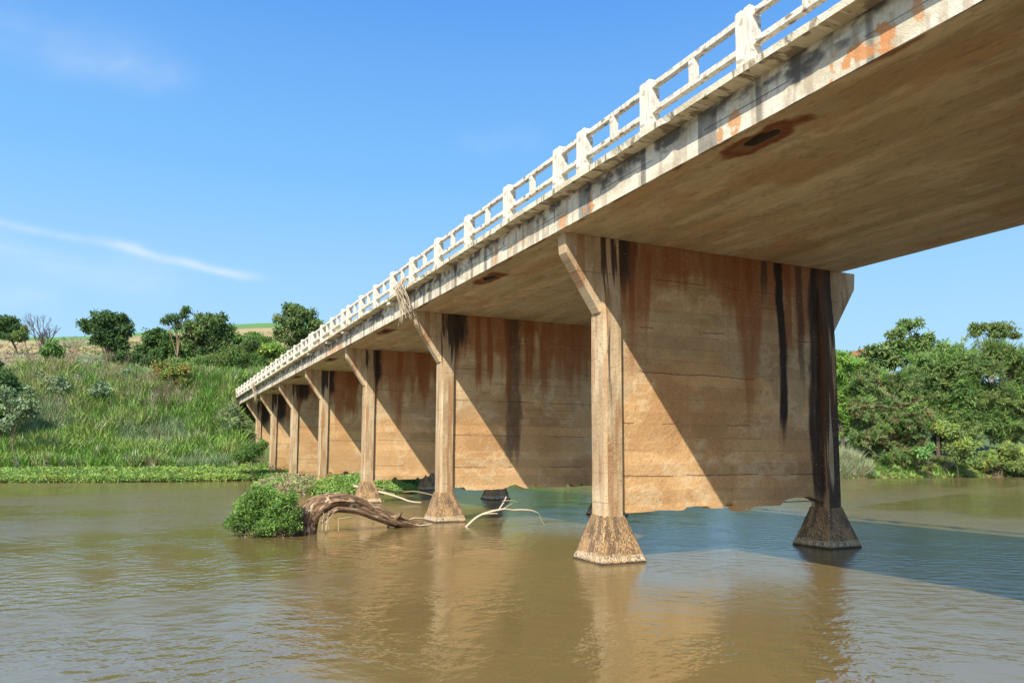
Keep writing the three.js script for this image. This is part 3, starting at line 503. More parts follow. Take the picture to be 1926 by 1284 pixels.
const PAL = {
  dark: [[.044, .085, .022], [.055, .10, .026], [.038, .074, .022]], mid: [[.068, .145, .024], [.085, .165, .03], [.058, .12, .026]], olive: [[.10, .15, .036], [.12, .165, .042], [.085, .13, .034]],
  bright: [[.12, .25, .032], [.145, .28, .04], [.10, .21, .032]], yellow: [[.22, .30, .04], [.27, .31, .045], [.18, .26, .04]], pale: [[.135, .215, .05], [.16, .24, .058], [.115, .185, .044]], brown: [[.13, .135, .045], [.14, .12, .05], [.10, .15, .04], [.085, .145, .035]],
  grey: [[.125, .18, .08], [.15, .20, .095], [.11, .165, .065]], orange: [[.22, .19, .035], [.15, .22, .04], [.16, .23, .04], [.12, .2, .035], [.28, .15, .04]], grass: [[.10, .22, .026], [.125, .25, .032], [.15, .27, .04], [.085, .18, .026]], dry: [[.33, .27, .14], [.28, .22, .11], [.36, .31, .18]], blue: [[.15, .22, .08], [.18, .245, .10], [.125, .20, .065]], cover: [[.15, .28, .05], [.18, .31, .055], [.12, .235, .045], [.22, .31, .05]],
};

// tree: a tapered trunk, limbs to every lobe of the crown, and sprays of leaves through the outer part of each lobe.
// lobes are [u, v, ru, rv, dz] as seen from the viewer at depth Z; all become metres.
function tree(name, label, category, o) {
  const { u, Z, lobes, pal, spray = 'broad', size = 0.5, dens = 2.4, bark = barkMat, grp, seed = 1, trunk = 0.16, drop = 0, limbs = true, sparse = 0.5, flat = 1 } = o, R = rng(seed * 7919 + 13);
  const g = group(name), foot = at(u, 850, Z); foot.y = groundAt(foot.x, foot.z) - 0.15; g.position.copy(foot);
  const list = [], wood = [];
  const low = Math.max(...lobes.map(l => at(l[0], l[1] + l[3] * 0.5, Z).y)); const mid = V(0, 0, 0); lobes.forEach(l => mid.add(at(l[0], l[1], Z + (l[4] || 0)).sub(foot))); mid.multiplyScalar(1 / lobes.length);
  const fork = V(mid.x * 0.45, Math.max(0.4, mid.y * 0.5), mid.z * 0.45);
  if (limbs) wood.push(tube([V(0, -0.2, 0), V(fork.x * 0.3 + 0.1, fork.y * 0.5, fork.z * 0.3), fork], [trunk * 1.35, trunk, trunk * 0.8], 7, 0.15, seed));
  for (const [lu, lv, ru, rv, dz = 0, pl] of lobes) {
    const c = at(lu, lv, Z + dz).sub(foot), k = pxm(Z + dz), rx = ru * k, ry = rv * k, rz = rx * 0.95, P = pl || pal;
    if (limbs) { const m = fork.clone().lerp(c, 0.55).add(V((R() - 0.5) * 0.3, ry * 0.15, (R() - 0.5) * 0.3)); wood.push(tube([fork.clone().lerp(V(0, 0, 0), 0.1 * R()), m, c.clone().add(V(0, ry * 0.35, 0))], [trunk * 0.55, trunk * 0.36, trunk * 0.12], 5, 0.1, seed));
      for (let t = 0; t < 4; t++) { const e = c.clone().add(rdir(R).multiply(V(rx, ry, rz)).multiplyScalar(0.8)); wood.push(tube([m.clone(), m.clone().lerp(e, 0.5).add(V(0, 0.1 * ry, 0)), e], [trunk * 0.28, trunk * 0.15, trunk * 0.05], 4, 0, seed)); } }
    // each lobe is a cluster of smaller boughs, so that the outline is ragged and the boughs shade one another
    const subs = [[0, 0, 0, 0.62]]; for (let q = 0; q < 9; q++) { const d = rdir(R); d.y = d.y * 0.8 + 0.2; const k2 = 0.55 + 0.3 * R(); subs.push([d.x * k2, d.y * k2, d.z * k2, 0.30 + 0.24 * R()]); }
    const tone = subs.map(() => 0.82 + 0.36 * R());
    const n = Math.round(dens * 4.6 * Math.pow((rx * ry * rz) ** (1 / 3) / size, 2)) + 6;
    for (let i = 0; i < n; i++) {
      const w = Math.floor(R() * subs.length), sb = subs[w], d = rdir(R); if (d.y < -0.4 && R() < 0.6) d.y *= -0.6; const r = sb[3] * (0.72 + 0.55 * fbm(d.x * 2.3 + seed * 3.1 + lu * 0.37 + 9, d.y * 2.3 + d.z * 1.9 + lv * 0.31 + 9, seed & 63, 3)) * (sparse + (1 - sparse) * Math.cbrt(R()));
      const p = c.clone().add(V((sb[0] + d.x * r) * rx, (sb[1] + d.y * r) * ry - drop * R() * ry, (sb[2] + d.z * r) * rz)); if (p.y + foot.y < groundAt(p.x + foot.x, p.z + foot.z) + 0.12) continue;
      list.push([p, size * (0.65 + 0.7 * R()), tint(P, R).map(x => x * tone[w]), flat < 1 ? 1.2 : 6.283, flat]);
    }
  }
  if (wood.length) part('trunk', mergeGeometries(wood), bark, g);
  spread('crown', SPRAY[spray], leafMat, list, g, seed + 5);
  return tag(g, label, category, grp);
}
// leafless tree or shrub: a trunk that keeps forking
function bareTree(name, label, o) {
  const { u, Z, h, spreadR = 0.5, bark = deadBark, seed = 3, r0 = 0.09, stems = 1, grp, lift = 0, depth = 5, category = 'tree' } = o, R = rng(seed), g = group(name), foot = at(u, 850, Z); foot.y = groundAt(foot.x, foot.z) + lift; g.position.copy(foot);
  const main = [], twigs = [];
  const grow = (p, d, len, r, k) => { const b = p.clone().addScaledVector(d, len * 0.5).add(V((R() - 0.5), (R() - 0.3) * 0.5, (R() - 0.5)).multiplyScalar(len * 0.12)), e = p.clone().addScaledVector(d, len).add(V((R() - 0.5), 0, (R() - 0.5)).multiplyScalar(len * 0.12)); (k > depth - 2 ? main : twigs).push(tube([p, b, e], [r, r * 0.85, r * 0.72], k > 2 ? 6 : 4)); if (k <= 0) return; const n = 2 + (R() < 0.5 ? 1 : 0); for (let i = 0; i < n; i++) { const q = d.clone().add(V(R() - 0.5, (R() - 0.35) * 0.6, R() - 0.5).multiplyScalar(2 * spreadR)).normalize(); grow(e.clone(), q, len * (0.6 + 0.25 * R()), r * 0.70, k - 1); } };
  for (let s = 0; s < stems; s++) { const d = V((R() - 0.5) * (stems > 1 ? 1.1 : 0.25), 1, (R() - 0.5) * (stems > 1 ? 1.1 : 0.25)).normalize(); grow(V((R() - 0.5) * 0.3 * stems, -0.2, (R() - 0.5) * 0.3 * stems), d, h * 0.32, r0 * (0.6 + 0.4 * R()), depth); }
  part('trunk', mergeGeometries(main), bark, g); part('branches', mergeGeometries(twigs), bark, g); return tag(g, label, category, grp);
}
// ---------------------------------------------------------------- driftwood, weeds and bush in the river
const world = (s, t, y) => V(t, y, -s);
const logTex = tex(256, 512, (u, v) => { let c = mix3(rgb(152, 122, 90), rgb(104, 78, 56), sstep(0.3, 0.7, fbm(u * 40, v * 9, 25, 4))); c = mix3(c, rgb(206, 184, 152), 0.8 * sstep(0.56, 0.66, fbm(u * 14, v * 6, 26, 4))); c = mix3(c, rgb(52, 38, 28), 0.7 * sstep(0.60, 0.68, fbm(u * 34, v * 12 + 3, 27, 4))); return c; });
const logMat = std({ map: logTex, roughness: 0.95, bumpMap: logTex, bumpScale: 0.03 }), twigMat = std({ color: lin(0.52, 0.42, 0.28), roughness: 1 }), stickMat = std({ color: lin(0.50, 0.41, 0.28), roughness: 1 });
{
  const g = group('fallen_log');
  part('trunk', tube([world(22.0, 3.98, -0.5), world(22.02, 3.98, 0.1), world(22.08, 4.12, 0.58), world(22.22, 4.62, 0.86), world(22.36, 5.2, 0.84), world(22.55, 6.0, 0.56), world(22.72, 6.8, 0.22), world(22.85, 7.5, 0.02), world(22.95, 8.05, -0.14)], [0.36, 0.34, 0.31, 0.27, 0.25, 0.22, 0.19, 0.15, 0.09], 16, 0.24, 4), logMat, g);
  part('rib', tube([world(21.9, 4.38, 0.30), world(21.98, 4.75, 0.62), world(22.1, 5.3, 0.60), world(22.35, 6.1, 0.34), world(22.5, 6.75, 0.10)], [0.04, 0.08, 0.09, 0.08, 0.04], 8, 0.3, 9), logMat, g);
  part('stub', tube([world(22.0, 3.95, 0.45), world(21.9, 3.78, 0.6), world(21.9, 3.72, 0.76)], [0.12, 0.07, 0.03], 6, 0.3, 5), logMat, g);
  part('snag', tube([world(22.6, 6.7, 0.25), world(22.5, 6.86, 0.40), world(22.45, 6.9, 0.5)], [0.09, 0.06, 0.015], 6, 0.3, 6), logMat, g);
  tag(g, 'arched brown fallen tree trunk lying in the river against a pier footing', 'log');
}
tree('leafy_bush', 'round bright green bush growing on the end of the fallen trunk in the river', 'bush', { u: 500, Z: 20.9, lobes: [[497, 966, 48, 40], [462, 978, 30, 28], [532, 968, 28, 34], [500, 938, 26, 20], [515, 995, 34, 18], [455, 995, 20, 16, 0, PAL.olive], [478, 950, 26, 22], [437, 988, 11, 9], [545, 936, 10, 10], [484, 926, 12, 8], [548, 990, 12, 10], [478, 1003, 22, 8, 0, [[.12, .08, .04], [.10, .12, .04]]], [530, 1003, 20, 8, 0, [[.12, .08, .04], [.08, .13, .03]]]], pal: [...PAL.bright, ...PAL.mid, [.15, .27, .05]], spray: 'fine', size: 0.135, dens: 3.0, seed: 31, trunk: 0.05, sparse: 0.45 });
function sticks(name, label, list, mat, grp) { const g = group(name), J = rng(label.length * 7); list.forEach(([raw, r0, r1], i) => { const pts = [raw[0]]; for (let q = 1; q < raw.length; q++) { const l = raw[q].distanceTo(raw[q - 1]); for (const f of [0.33, 0.66]) pts.push(raw[q - 1].clone().lerp(raw[q], f).add(rdir(J).multiplyScalar(l * 0.045))); pts.push(raw[q]); } part(i ? 'twig' : 'stem', tube(pts, [r0, (r0 + r1) * 0.55, r1], 6, 0.3, i + 2), mat, g); }); return tag(g, label, 'branch', grp); }
const pz = (u, v, Z) => at(u, v, Z);
sticks('dead_branch', 'bare pale branch with forked tips sticking out of the water beside the pier footing', [
  [[pz(868, 998, 23.8), pz(905, 968, 23.9), pz(950, 957, 24), pz(1000, 960, 24.3), pz(1014, 966, 24.4)], 0.045, 0.015],
  [[pz(936, 962, 24), pz(944, 950, 24.1), pz(952, 934, 24.2)], 0.03, 0.02], [[pz(945, 942, 24.1), pz(958, 941, 24.1), pz(973, 944, 24.2)], 0.016, 0.008], [[pz(945, 957, 24), pz(955, 951, 24), pz(964, 946, 24)], 0.012, 0.006], [[pz(905, 968, 23.9), pz(922, 966, 23.7), pz(936, 966, 23.6)], 0.022, 0.016], [[pz(908, 967, 23.9), pz(920, 961, 23.9), pz(928, 958, 24)], 0.012, 0.006], [[pz(1014, 966, 24.4), pz(1018, 978, 24.4), pz(1026, 992, 24.3)], 0.007, 0.004],
], stickMat);
sticks('dead_branch', 'long straight pale stick leaning across the water behind the fallen trunk', [[[pz(666, 914, 36), pz(730, 929, 34.6), pz(792, 945, 33.5)], 0.07, 0.03], [[pz(668, 917, 36), pz(700, 932, 35.4), pz(722, 943, 35)], 0.035, 0.02]], stickMat);
sticks('dead_branch', 'thin grey pole floating between two pier footings', [[[pz(700, 917, 37.5), pz(760, 925, 36), pz(815, 931, 34.6)], 0.04, 0.03]], std({ color: lin(0.30, 0.23, 0.14), roughness: 1 }));
sticks('dead_branch', 'twigs caught on the low tip of the fallen trunk', [[[pz(727, 992, 23.6), pz(752, 980, 23.8), pz(780, 974, 24), pz(800, 975, 24.1)], 0.03, 0.015], [[pz(760, 993, 23.7), pz(790, 988, 23.8), pz(812, 985, 23.9)], 0.03, 0.02], [[pz(728, 991, 23.6), pz(738, 979, 23.7), pz(748, 970, 23.8)], 0.02, 0.01]], stickMat);
{ const R = rng(66), l = []; for (let i = 0; i < 9; i++) { const u = 578 + 60 * R(), v = 1000 - 4 * R(); l.push([[pz(u, v, 21.6), pz(u + 8 * (R() - 0.3), v - 14 - 10 * R(), 21.6), pz(u + 34 * (R() - 0.3), v - 16 - 26 * R(), 21.7)], 0.010, 0.005]); } sticks('dead_weeds', 'dry bent stalks in the water under the arch of the trunk', l, twigMat); }

// dry creeper hanging from the deck joints
function creeper(label, s0, n, len, seed) { const R = rng(seed), l = []; for (let i = 0; i < n; i++) { const s = s0 + (R() - 0.5) * 0.9, t = 7.30 - 0.12 * R(), y = 7.85 + 0.2 * R(); l.push([[V(t + 0.1, y, -s), V(t - 0.05, y - 0.1, -s - 0.1 * (R() - 0.5)), V(t + 0.05 + 0.2 * R(), y - len * (0.35 + 0.25 * R()), -s + 0.3 * (R() - 0.2)), V(t + 0.35 * R(), y - len * (0.7 + 0.4 * R()), -s + 0.7 * (R() - 0.1))], 0.018, 0.006]); } const g = group('dry_creeper'); l.forEach(([p, a, b], i) => part('stem', tube(p, [a, a, b], 5, 0.1, i + 3), twigMat, g)); tag(g, label, 'plant', 'creepers on the bridge'); }
creeper('bundle of dry straw-coloured creeper hanging over the kerb where a pier meets the deck', 24.2, 26, 1.25, 5);
creeper('small wisp of dry creeper hanging below the railing close to the far bank', 65.4, 12, 1.6, 6);

// ---------------------------------------------------------------- far bank, left: weed mat, tall grass, shrubs
{
  const R = rng(900), cover = [], isle = [], debris = [], tall = [], blue = [], dry = [], fieldg = [];
  // pale green creeping weeds along the waterline
  for (let i = 0; i < 5200; i++) { const X = -46 + 30.5 * R(), d = -1.3 + 7.4 * R() * (0.55 + 0.45 * R()), Z = bankZ(X) + d, edge = 1.2 * fbm(X * 0.5, 3, 5, 3) - 0.6; if (d < -1.2 + edge || (d > 4.6 && R() < 0.6)) continue; const p = toWorld(X, Z, Math.max(0, groundPlan(X, Z))); p.y += 0.08 + 0.28 * R(); cover.push([p, 0.28 + 0.22 * R(), tint(X < -20 && R() < 0.1 ? PAL.yellow : PAL.cover, R), 1.4, 0.8]); }
  for (let i = 0; i < 3000; i++) { const a = R() * 6.283, q = Math.sqrt(R()), s = 43.2 + 2.6 * q * Math.sin(a) + (R() - 0.5) * 0.5, t = 10.6 + 3.2 * q * Math.cos(a) + 0.4 * (R() - 0.5); const y = 0.1 + 0.75 * (1 - q * q) * R(); isle.push([world(s, t, y), 0.22 + 0.2 * R(), tint(PAL.cover, R), 1.6, 0.9]); }
  for (let i = 0; i < 1500; i++) { const a = R() * 6.283, q = Math.sqrt(R()), s = 46 + 4.2 * q * Math.sin(a), t = 7.4 + 1.9 * q * Math.cos(a); const y = 0.08 + 0.65 * (1 - q * q) * R(); debris.push([world(s, t, y), 0.26 + 0.24 * R(), R() < 0.42 ? tint(PAL.cover, R) : tint([[.26, .18, .10], [.32, .24, .14], [.22, .16, .085]], R), 3, 0.8]); }
  for (let i = 0; i < 2600; i++) { const s = 47 + 22 * R(), t = 8 + 9 * R(), p = world(s, t, 0), y = groundAt(p.x, p.z); p.y = Math.max(0, y) + 0.1 + 0.25 * R(); isle.push([p, 0.3 + 0.2 * R(), tint(PAL.mid, R), 1.6, 0.9]); }
  // tall grass on the slope, in drifts of different colour
  for (let i = 0; i < 11000; i++) {
    const X = -52 + 44 * R(), d = 3.4 + 26 * R(), Z = bankZ(X) + d; const w = toWorld(X, Z, 0); if (w.x > 6.3 && -w.z < 86 && d < 25) { if (w.x > 7.2 || -w.z < 70) continue; }
    const n = fbm(X * 0.16, Z * 0.16, 31, 3), n2 = fbm(X * 0.34, Z * 0.34, 33, 3); w.y = groundPlan(X, Z) - 0.05;
    const high = sstep(13, 20, d + 5 * (n2 - 0.5)), scale = (1.7 + 1.5 * n2 + 0.9 * R() * R()) * (d < 6 ? 0.75 : 1) * (X > -18 ? 0.8 : 1);
    if (R() < high * (X / Z < -0.44 ? 0.6 : 0.22)) dry.push([w, scale * 0.85, tint(PAL.dry, R), 0.5, 1]);
    else if (n > 0.60 || (X > -22 && d > 6 && n > 0.48)) blue.push([w, scale * 0.85, tint(PAL.blue, R), 0.5, 1]);
    else { if (n2 < 0.36 && R() < 0.5) continue; tall.push([w, scale, tint(R() < 0.1 ? PAL.dry : n2 > 0.54 ? [[.19, .27, .05], [.16, .25, .045]] : PAL.grass, R), 0.45, 1]); }
  }
  // scrub and dry grass on the plateau and the hillside behind
  for (let i = 0; i < 4200; i++) { const Z = 92 + 175 * Math.pow(R(), 1.4), X = Z * (-0.72 + 0.50 * R()), w = toWorld(X, Z, groundPlan(X, Z) - 0.1), n = fbm(X * 0.06, Z * 0.06, 35, 3); fieldg.push([w, 0.9 + 0.8 * R(), tint(n > 0.52 ? PAL.dry : PAL.olive, R), 0.6, 0.9]); }
  const stuff = (name, geo, mat, list, label, cat, seed) => tag(spread(name, geo, mat, list, null, seed), label, cat, null, 'stuff');
  stuff('creeping_weeds', SPRAY.fine, leafMat, cover, 'light green creeping weeds along the waterline of the grassy bank', 'weeds', 1);
  stuff('floating_weeds', SPRAY.fine, leafMat, isle, 'green floating weeds spread round the feet of the middle piers', 'weeds', 2);
  stuff('weed_debris', SPRAY.fine, leafMat, debris, 'brown dead weeds and debris heaped against the pier feet', 'weeds', 3);
  stuff('tall_grass', TUFT.wide, grassMat, tall, 'tall bright green grass covering the slope of the bank', 'grass', 4);
  stuff('reed_grass', TUFT.tall, grassMat, blue, 'grey-green reed grass on the slope close to the bridge end', 'grass', 5);
  stuff('dry_grass', TUFT.dry, grassMat, dry, 'dry straw-coloured grass along the top of the bank', 'grass', 6);
  stuff('field_scrub', TUFT.low, grassMat, fieldg, 'rough low scrub on the hillside behind the bank', 'scrub', 7);
}
const T = tree, shrubs = 'grey-green shrubs among the tall grass';
// broad-leaved weeds standing in the grass
[[70, 716, 76, 22, 11, 1], [112, 726, 74, 24, 11, 2], [40, 742, 72, 22, 12, 3], [150, 720, 77, 22, 10, 4], [188, 732, 73, 18, 9, 5], [245, 708, 78, 20, 11, 6]].forEach(([u, v, Z, ru, rv, sd]) => T('broad_leaved_shrub', 'grey-green broad-leaved shrub standing in the tall grass of the bank', 'shrub', { u, Z, lobes: [[u - ru * 0.5, v, ru * 0.6, rv], [u + ru * 0.5, v + 3, ru * 0.6, rv * 0.9], [u, v - rv * 0.4, ru * 0.55, rv * 0.8], [u, v + rv * 0.9, ru * 0.9, rv * 0.9]], pal: PAL.grey, spray: 'big', size: 0.32, dens: 1.6, seed: 40 + sd, trunk: 0.05, grp: shrubs }));
T('dark_tree', 'dark leafy tree at the edge of the grassy bank, pale branch in front', 'tree', { u: 2, Z: 64, lobes: [[-20, 735, 40, 45], [8, 728, 22, 30], [-5, 780, 34, 30], [-30, 700, 30, 20]], pal: [...PAL.dark, ...PAL.dark, [.06, .12, .03]], size: 0.42, dens: 2.6, seed: 51, trunk: 0.2 });
T('pale_shrub', 'pale green open shrub with whitish stems below the dark leafy tree', 'shrub', { u: 20, Z: 60, lobes: [[8, 740, 14, 7], [22, 765, 18, 8], [42, 782, 22, 10], [10, 800, 18, 10], [50, 762, 16, 8]], pal: PAL.grey, spray: 'big', size: 0.34, dens: 1.3, bark: paleBark, seed: 52, trunk: 0.03 });
bareTree('bare_shrub', 'grey leafless shrub in the grass below the orange-flowered shrub', { u: 312, Z: 74, h: 4.2, stems: 5, seed: 5, r0: 0.045, depth: 4, spreadR: 0.6, category: 'shrub' });
bareTree('bare_shrub', 'small leafless shrub halfway up the grassy slope', { u: 308, Z: 67, h: 2.6, stems: 3, seed: 9, r0: 0.03, depth: 4, spreadR: 0.5, lift: 0.8, category: 'shrub' });
{ const R = rng(12); for (let i = 0; i < 16; i++) bareTree('dry_stalk', 'bleached forked dead stalk rising from the dry grass', { u: 15 + 285 * R(), Z: 76 + 6 * R(), h: 2.6 + 1.6 * R(), stems: 2, seed: 100 + i, r0: 0.03, depth: 3, spreadR: 0.45, bark: paleBark, grp: 'dead stalks along the top of the bank', category: 'stalk', lift: 0.5 }); }
T('flowering_shrub', 'shrub with orange and yellow-green leaves at the top of the bank', 'shrub', { u: 328, Z: 78, lobes: [[303, 694, 14, 12], [322, 706, 16, 14], [345, 700, 16, 16], [338, 720, 18, 12], [312, 716, 14, 12]], pal: PAL.orange, size: 0.34, dens: 2, seed: 53, trunk: 0.07 });
T('green_shrub', 'dark green shrub at the foot of the outermost pier', 'shrub', { u: 478, Z: 60, lobes: [[470, 850, 22, 14], [486, 845, 14, 18], [455, 858, 16, 10]], pal: PAL.mid, spray: 'fine', size: 0.3, dens: 2.4, seed: 54, trunk: 0.04 });
T('grey_shrub', 'blue-grey weedy shrub beside the bridge abutment', 'shrub', { u: 455, Z: 72, lobes: [[450, 805, 24, 22], [438, 780, 12, 22], [470, 830, 18, 18], [432, 830, 22, 20]], pal: PAL.blue, spray: 'feather', size: 0.42, dens: 2.2, seed: 55, trunk: 0.04 });
T('grey_shrub', 'pale bushy weeds growing over the end of the railing', 'shrub', { u: 425, Z: 84, lobes: [[428, 768, 14, 14], [418, 752, 12, 12], [412, 780, 16, 16]], pal: PAL.blue, spray: 'fine', size: 0.4, dens: 2.2, seed: 56, trunk: 0.04 });

// ---------------------------------------------------------------- trees behind the left bank
T('round_tree', 'dense dark round tree on the skyline of the hill', 'tree', { u: 18, Z: 215, lobes: [[18, 612, 20, 15], [2, 608, 16, 14], [32, 618, 12, 11], [12, 622, 18, 9], [-14, 615, 20, 16], [14, 634, 24, 8], [34, 636, 12, 6]], pal: PAL.dark, size: 0.95, dens: 2.8, seed: 61, trunk: 0.3 });
T('yellow_shrub', 'small dull yellow shrub on the ridge beside the dark round tree', 'shrub', { u: 42, Z: 205, lobes: [[42, 624, 9, 9], [36, 630, 10, 6]], pal: PAL.olive, size: 0.7, dens: 2.2, seed: 62, trunk: 0.1 });
bareTree('bare_tree', 'tall leafless grey tree standing over the dry grass', { u: 83, Z: 104, h: 8.8, bark: barkMat, seed: 21, r0: 0.16, depth: 6, spreadR: 0.46 });
bareTree('bare_tree', 'small bleached leafless tree on the tan field', { u: 126, Z: 128, h: 8.2, seed: 27, r0: 0.13, depth: 5, spreadR: 0.5, bark: paleBark });
T('green_shrub', 'leafy green shrub round the foot of the tall leafless tree', 'shrub', { u: 100, Z: 102, lobes: [[100, 655, 12, 14], [92, 664, 14, 9], [108, 662, 10, 9]], pal: PAL.mid, size: 0.5, dens: 2.2, seed: 63, trunk: 0.06 });
T('spreading_tree', 'dark green spreading tree standing alone before the tan field', 'tree', { u: 195, Z: 112, lobes: [[190, 610, 30, 18], [212, 606, 26, 17], [172, 618, 18, 12], [236, 622, 15, 12], [205, 628, 26, 14], [215, 645, 20, 20], [228, 660, 14, 14], [190, 640, 16, 12], [198, 596, 20, 10]], pal: PAL.dark, size: 0.55, dens: 3, seed: 64, trunk: 0.24, sparse: 0.35 });
T('open_tree', 'thin tree with a wispy open crown and pale trunk on the slope', 'tree', { u: 327, Z: 108, lobes: [[345, 587, 12, 9], [326, 600, 14, 9], [312, 606, 9, 6], [332, 614, 11, 8], [350, 595, 10, 8]], pal: PAL.dark, size: 0.42, dens: 1.0, seed: 65, bark: paleBark, trunk: 0.13, sparse: 0.3 });
T('dense_tree', 'large dense tree with an olive crown beside the wispy open tree', 'tree', { u: 392, Z: 106, lobes: [[388, 606, 24, 18], [368, 622, 24, 20], [410, 614, 22, 18], [426, 622, 12, 14], [385, 640, 30, 22], [415, 645, 24, 24], [360, 650, 20, 20], [400, 670, 26, 20]], pal: [...PAL.dark, ...PAL.olive], size: 0.55, dens: 3, seed: 66, trunk: 0.26, sparse: 0.35 });
T('bushy_tree', 'mid green bushy tree filling the hollow left of the dense olive tree', 'tree', { u: 302, Z: 110, lobes: [[295, 642, 26, 18], [275, 656, 22, 16], [320, 650, 24, 20], [300, 668, 30, 14], [340, 668, 22, 16], [298, 628, 10, 8]], pal: [...PAL.mid, ...PAL.dark], size: 0.55, dens: 2.8, seed: 67, trunk: 0.2 });
T('bushy_tree', 'olive green bushy tree on the slope above the bridge end', 'tree', { u: 420, Z: 98, lobes: [[395, 690, 26, 20], [425, 680, 30, 24], [455, 672, 26, 24], [440, 700, 28, 18], [405, 706, 24, 14], [375, 690, 18, 16], [470, 650, 18, 16]], pal: [...PAL.olive, ...PAL.mid], spray: 'fine', size: 0.5, dens: 3, seed: 68, trunk: 0.16 });
T('bushy_tree', 'fresh green low tree right behind the end of the railing', 'tree', { u: 480, Z: 104, lobes: [[470, 696, 20, 16], [488, 690, 20, 18], [460, 712, 14, 12], [478, 714, 20, 10]], pal: PAL.mid, size: 0.5, dens: 3, seed: 69, trunk: 0.14 });
T('yellow_green_tree', 'yellow-green round tree above the railing near the bridge end', 'tree', { u: 508, Z: 106, lobes: [[505, 664, 22, 15], [488, 672, 14, 14], [525, 660, 18, 14], [500, 688, 20, 16], [535, 675, 16, 12]], pal: [...PAL.yellow, ...PAL.bright], size: 0.5, dens: 2.8, seed: 70, trunk: 0.16 });
T('tall_tree', 'tall tree with a flat layered crown and pale forked trunk behind the railing', 'tree', { u: 545, Z: 118, lobes: [[548, 586, 22, 10], [565, 592, 26, 12], [590, 606, 18, 16], [530, 604, 18, 9], [560, 612, 30, 14], [525, 628, 18, 14], [580, 628, 28, 18], [550, 640, 26, 14], [545, 578, 12, 6]], pal: [...PAL.dark, ...PAL.olive], size: 0.55, dens: 1.9, seed: 71, bark: paleBark, trunk: 0.2, sparse: 0.35 });
T('hedge_tree', 'line of green scrub trees between the olive bushy tree and the field', 'tree', { u: 455, Z: 125, lobes: [[452, 640, 16, 14], [478, 640, 20, 14], [500, 648, 14, 12], [437, 655, 14, 16]], pal: PAL.mid, size: 0.55, dens: 2.8, seed: 72, trunk: 0.14 });
T('hedge_tree', 'low green scrub filling the slope below the dense olive tree', 'tree', { u: 370, Z: 94, lobes: [[360, 715, 24, 14], [395, 722, 28, 14], [335, 690, 20, 14], [430, 722, 26, 12]], pal: [...PAL.mid, ...PAL.olive], spray: 'fine', size: 0.5, dens: 2.6, seed: 74, trunk: 0.1 });
T('hedge_tree', 'low dark scrub under the spreading lone tree', 'tree', { u: 255, Z: 106, lobes: [[250, 672, 22, 10], [225, 676, 20, 9], [280, 678, 20, 10]], pal: PAL.dark, size: 0.5, dens: 2.6, seed: 73, trunk: 0.1 });

// ---------------------------------------------------------------- trees on the right bank
T('acacia_tree', 'bright green feathery tree standing right beside the shadowed pier', 'tree', { u: 1585, Z: 78, lobes: [[1580, 690, 30, 28], [1605, 700, 22, 30], [1570, 740, 34, 34], [1600, 760, 26, 34], [1575, 800, 30, 34], [1555, 700, 26, 34]], pal: PAL.bright, spray: 'feather', size: 0.6, dens: 2.6, seed: 81, trunk: 0.2 });
T('thorny_shrub', 'tall shrub with brownish drooping branches over the right bank', 'shrub', { u: 1665, Z: 76, lobes: [[1640, 720, 36, 30], [1690, 735, 40, 34], [1630, 770, 38, 36], [1680, 790, 44, 38], [1725, 790, 34, 36], [1640, 825, 36, 34], [1690, 840, 40, 34], [1655, 865, 36, 20], [1722, 835, 28, 34]], pal: [...PAL.brown, ...PAL.mid, ...PAL.brown], spray: 'feather', size: 0.55, dens: 2.6, seed: 82, trunk: 0.16, drop: 0.3 });
T('screen_tree', 'fresh green leafy tree in front of the small white house', 'tree', { u: 1615, Z: 84, lobes: [[1600, 715, 30, 26], [1630, 722, 32, 28], [1612, 760, 34, 30], [1660, 715, 28, 22]], pal: [...PAL.mid, ...PAL.bright], size: 0.6, dens: 2.6, seed: 95, trunk: 0.16 });
T('layered_tree', 'dark tree with a domed top rising above the right bank thicket', 'tree', { u: 1715, Z: 96, lobes: [[1712, 612, 24, 9], [1690, 630, 20, 10], [1735, 640, 20, 11], [1700, 650, 30, 14], [1745, 655, 24, 14], [1690, 668, 26, 14], [1725, 672, 30, 14]], pal: [...PAL.olive, ...PAL.mid], size: 0.6, dens: 2.2, seed: 83, trunk: 0.22 });
T('rounded_tree', 'olive rounded tree behind the brownish shrub', 'tree', { u: 1650, Z: 92, lobes: [[1650, 668, 30, 16], [1625, 680, 20, 16], [1672, 682, 24, 16], [1640, 692, 30, 16]], pal: [...PAL.olive, ...PAL.dark], size: 0.6, dens: 2.6, seed: 84, trunk: 0.2 });
T('light_tree', 'light green tree with narrow leaves in the middle of the thicket', 'tree', { u: 1765, Z: 82, lobes: [[1750, 690, 36, 26], [1785, 670, 28, 22], [1730, 715, 30, 28], [1770, 725, 30, 30], [1745, 760, 32, 28], [1765, 790, 30, 26]], pal: [...PAL.pale, ...PAL.mid], spray: 'bamboo', size: 0.6, dens: 2.8, seed: 85, trunk: 0.18 });
T('umbrella_tree', 'thin flat-topped tree standing clear above the right bank thicket', 'tree', { u: 1868, Z: 100, lobes: [[1845, 618, 20, 6], [1870, 615, 26, 7], [1895, 622, 20, 6], [1912, 632, 12, 4], [1838, 628, 14, 5], [1880, 630, 22, 6], [1832, 616, 10, 5]], pal: PAL.olive, size: 0.42, dens: 1.7, seed: 86, bark: deadBark, trunk: 0.11, sparse: 0.35 });
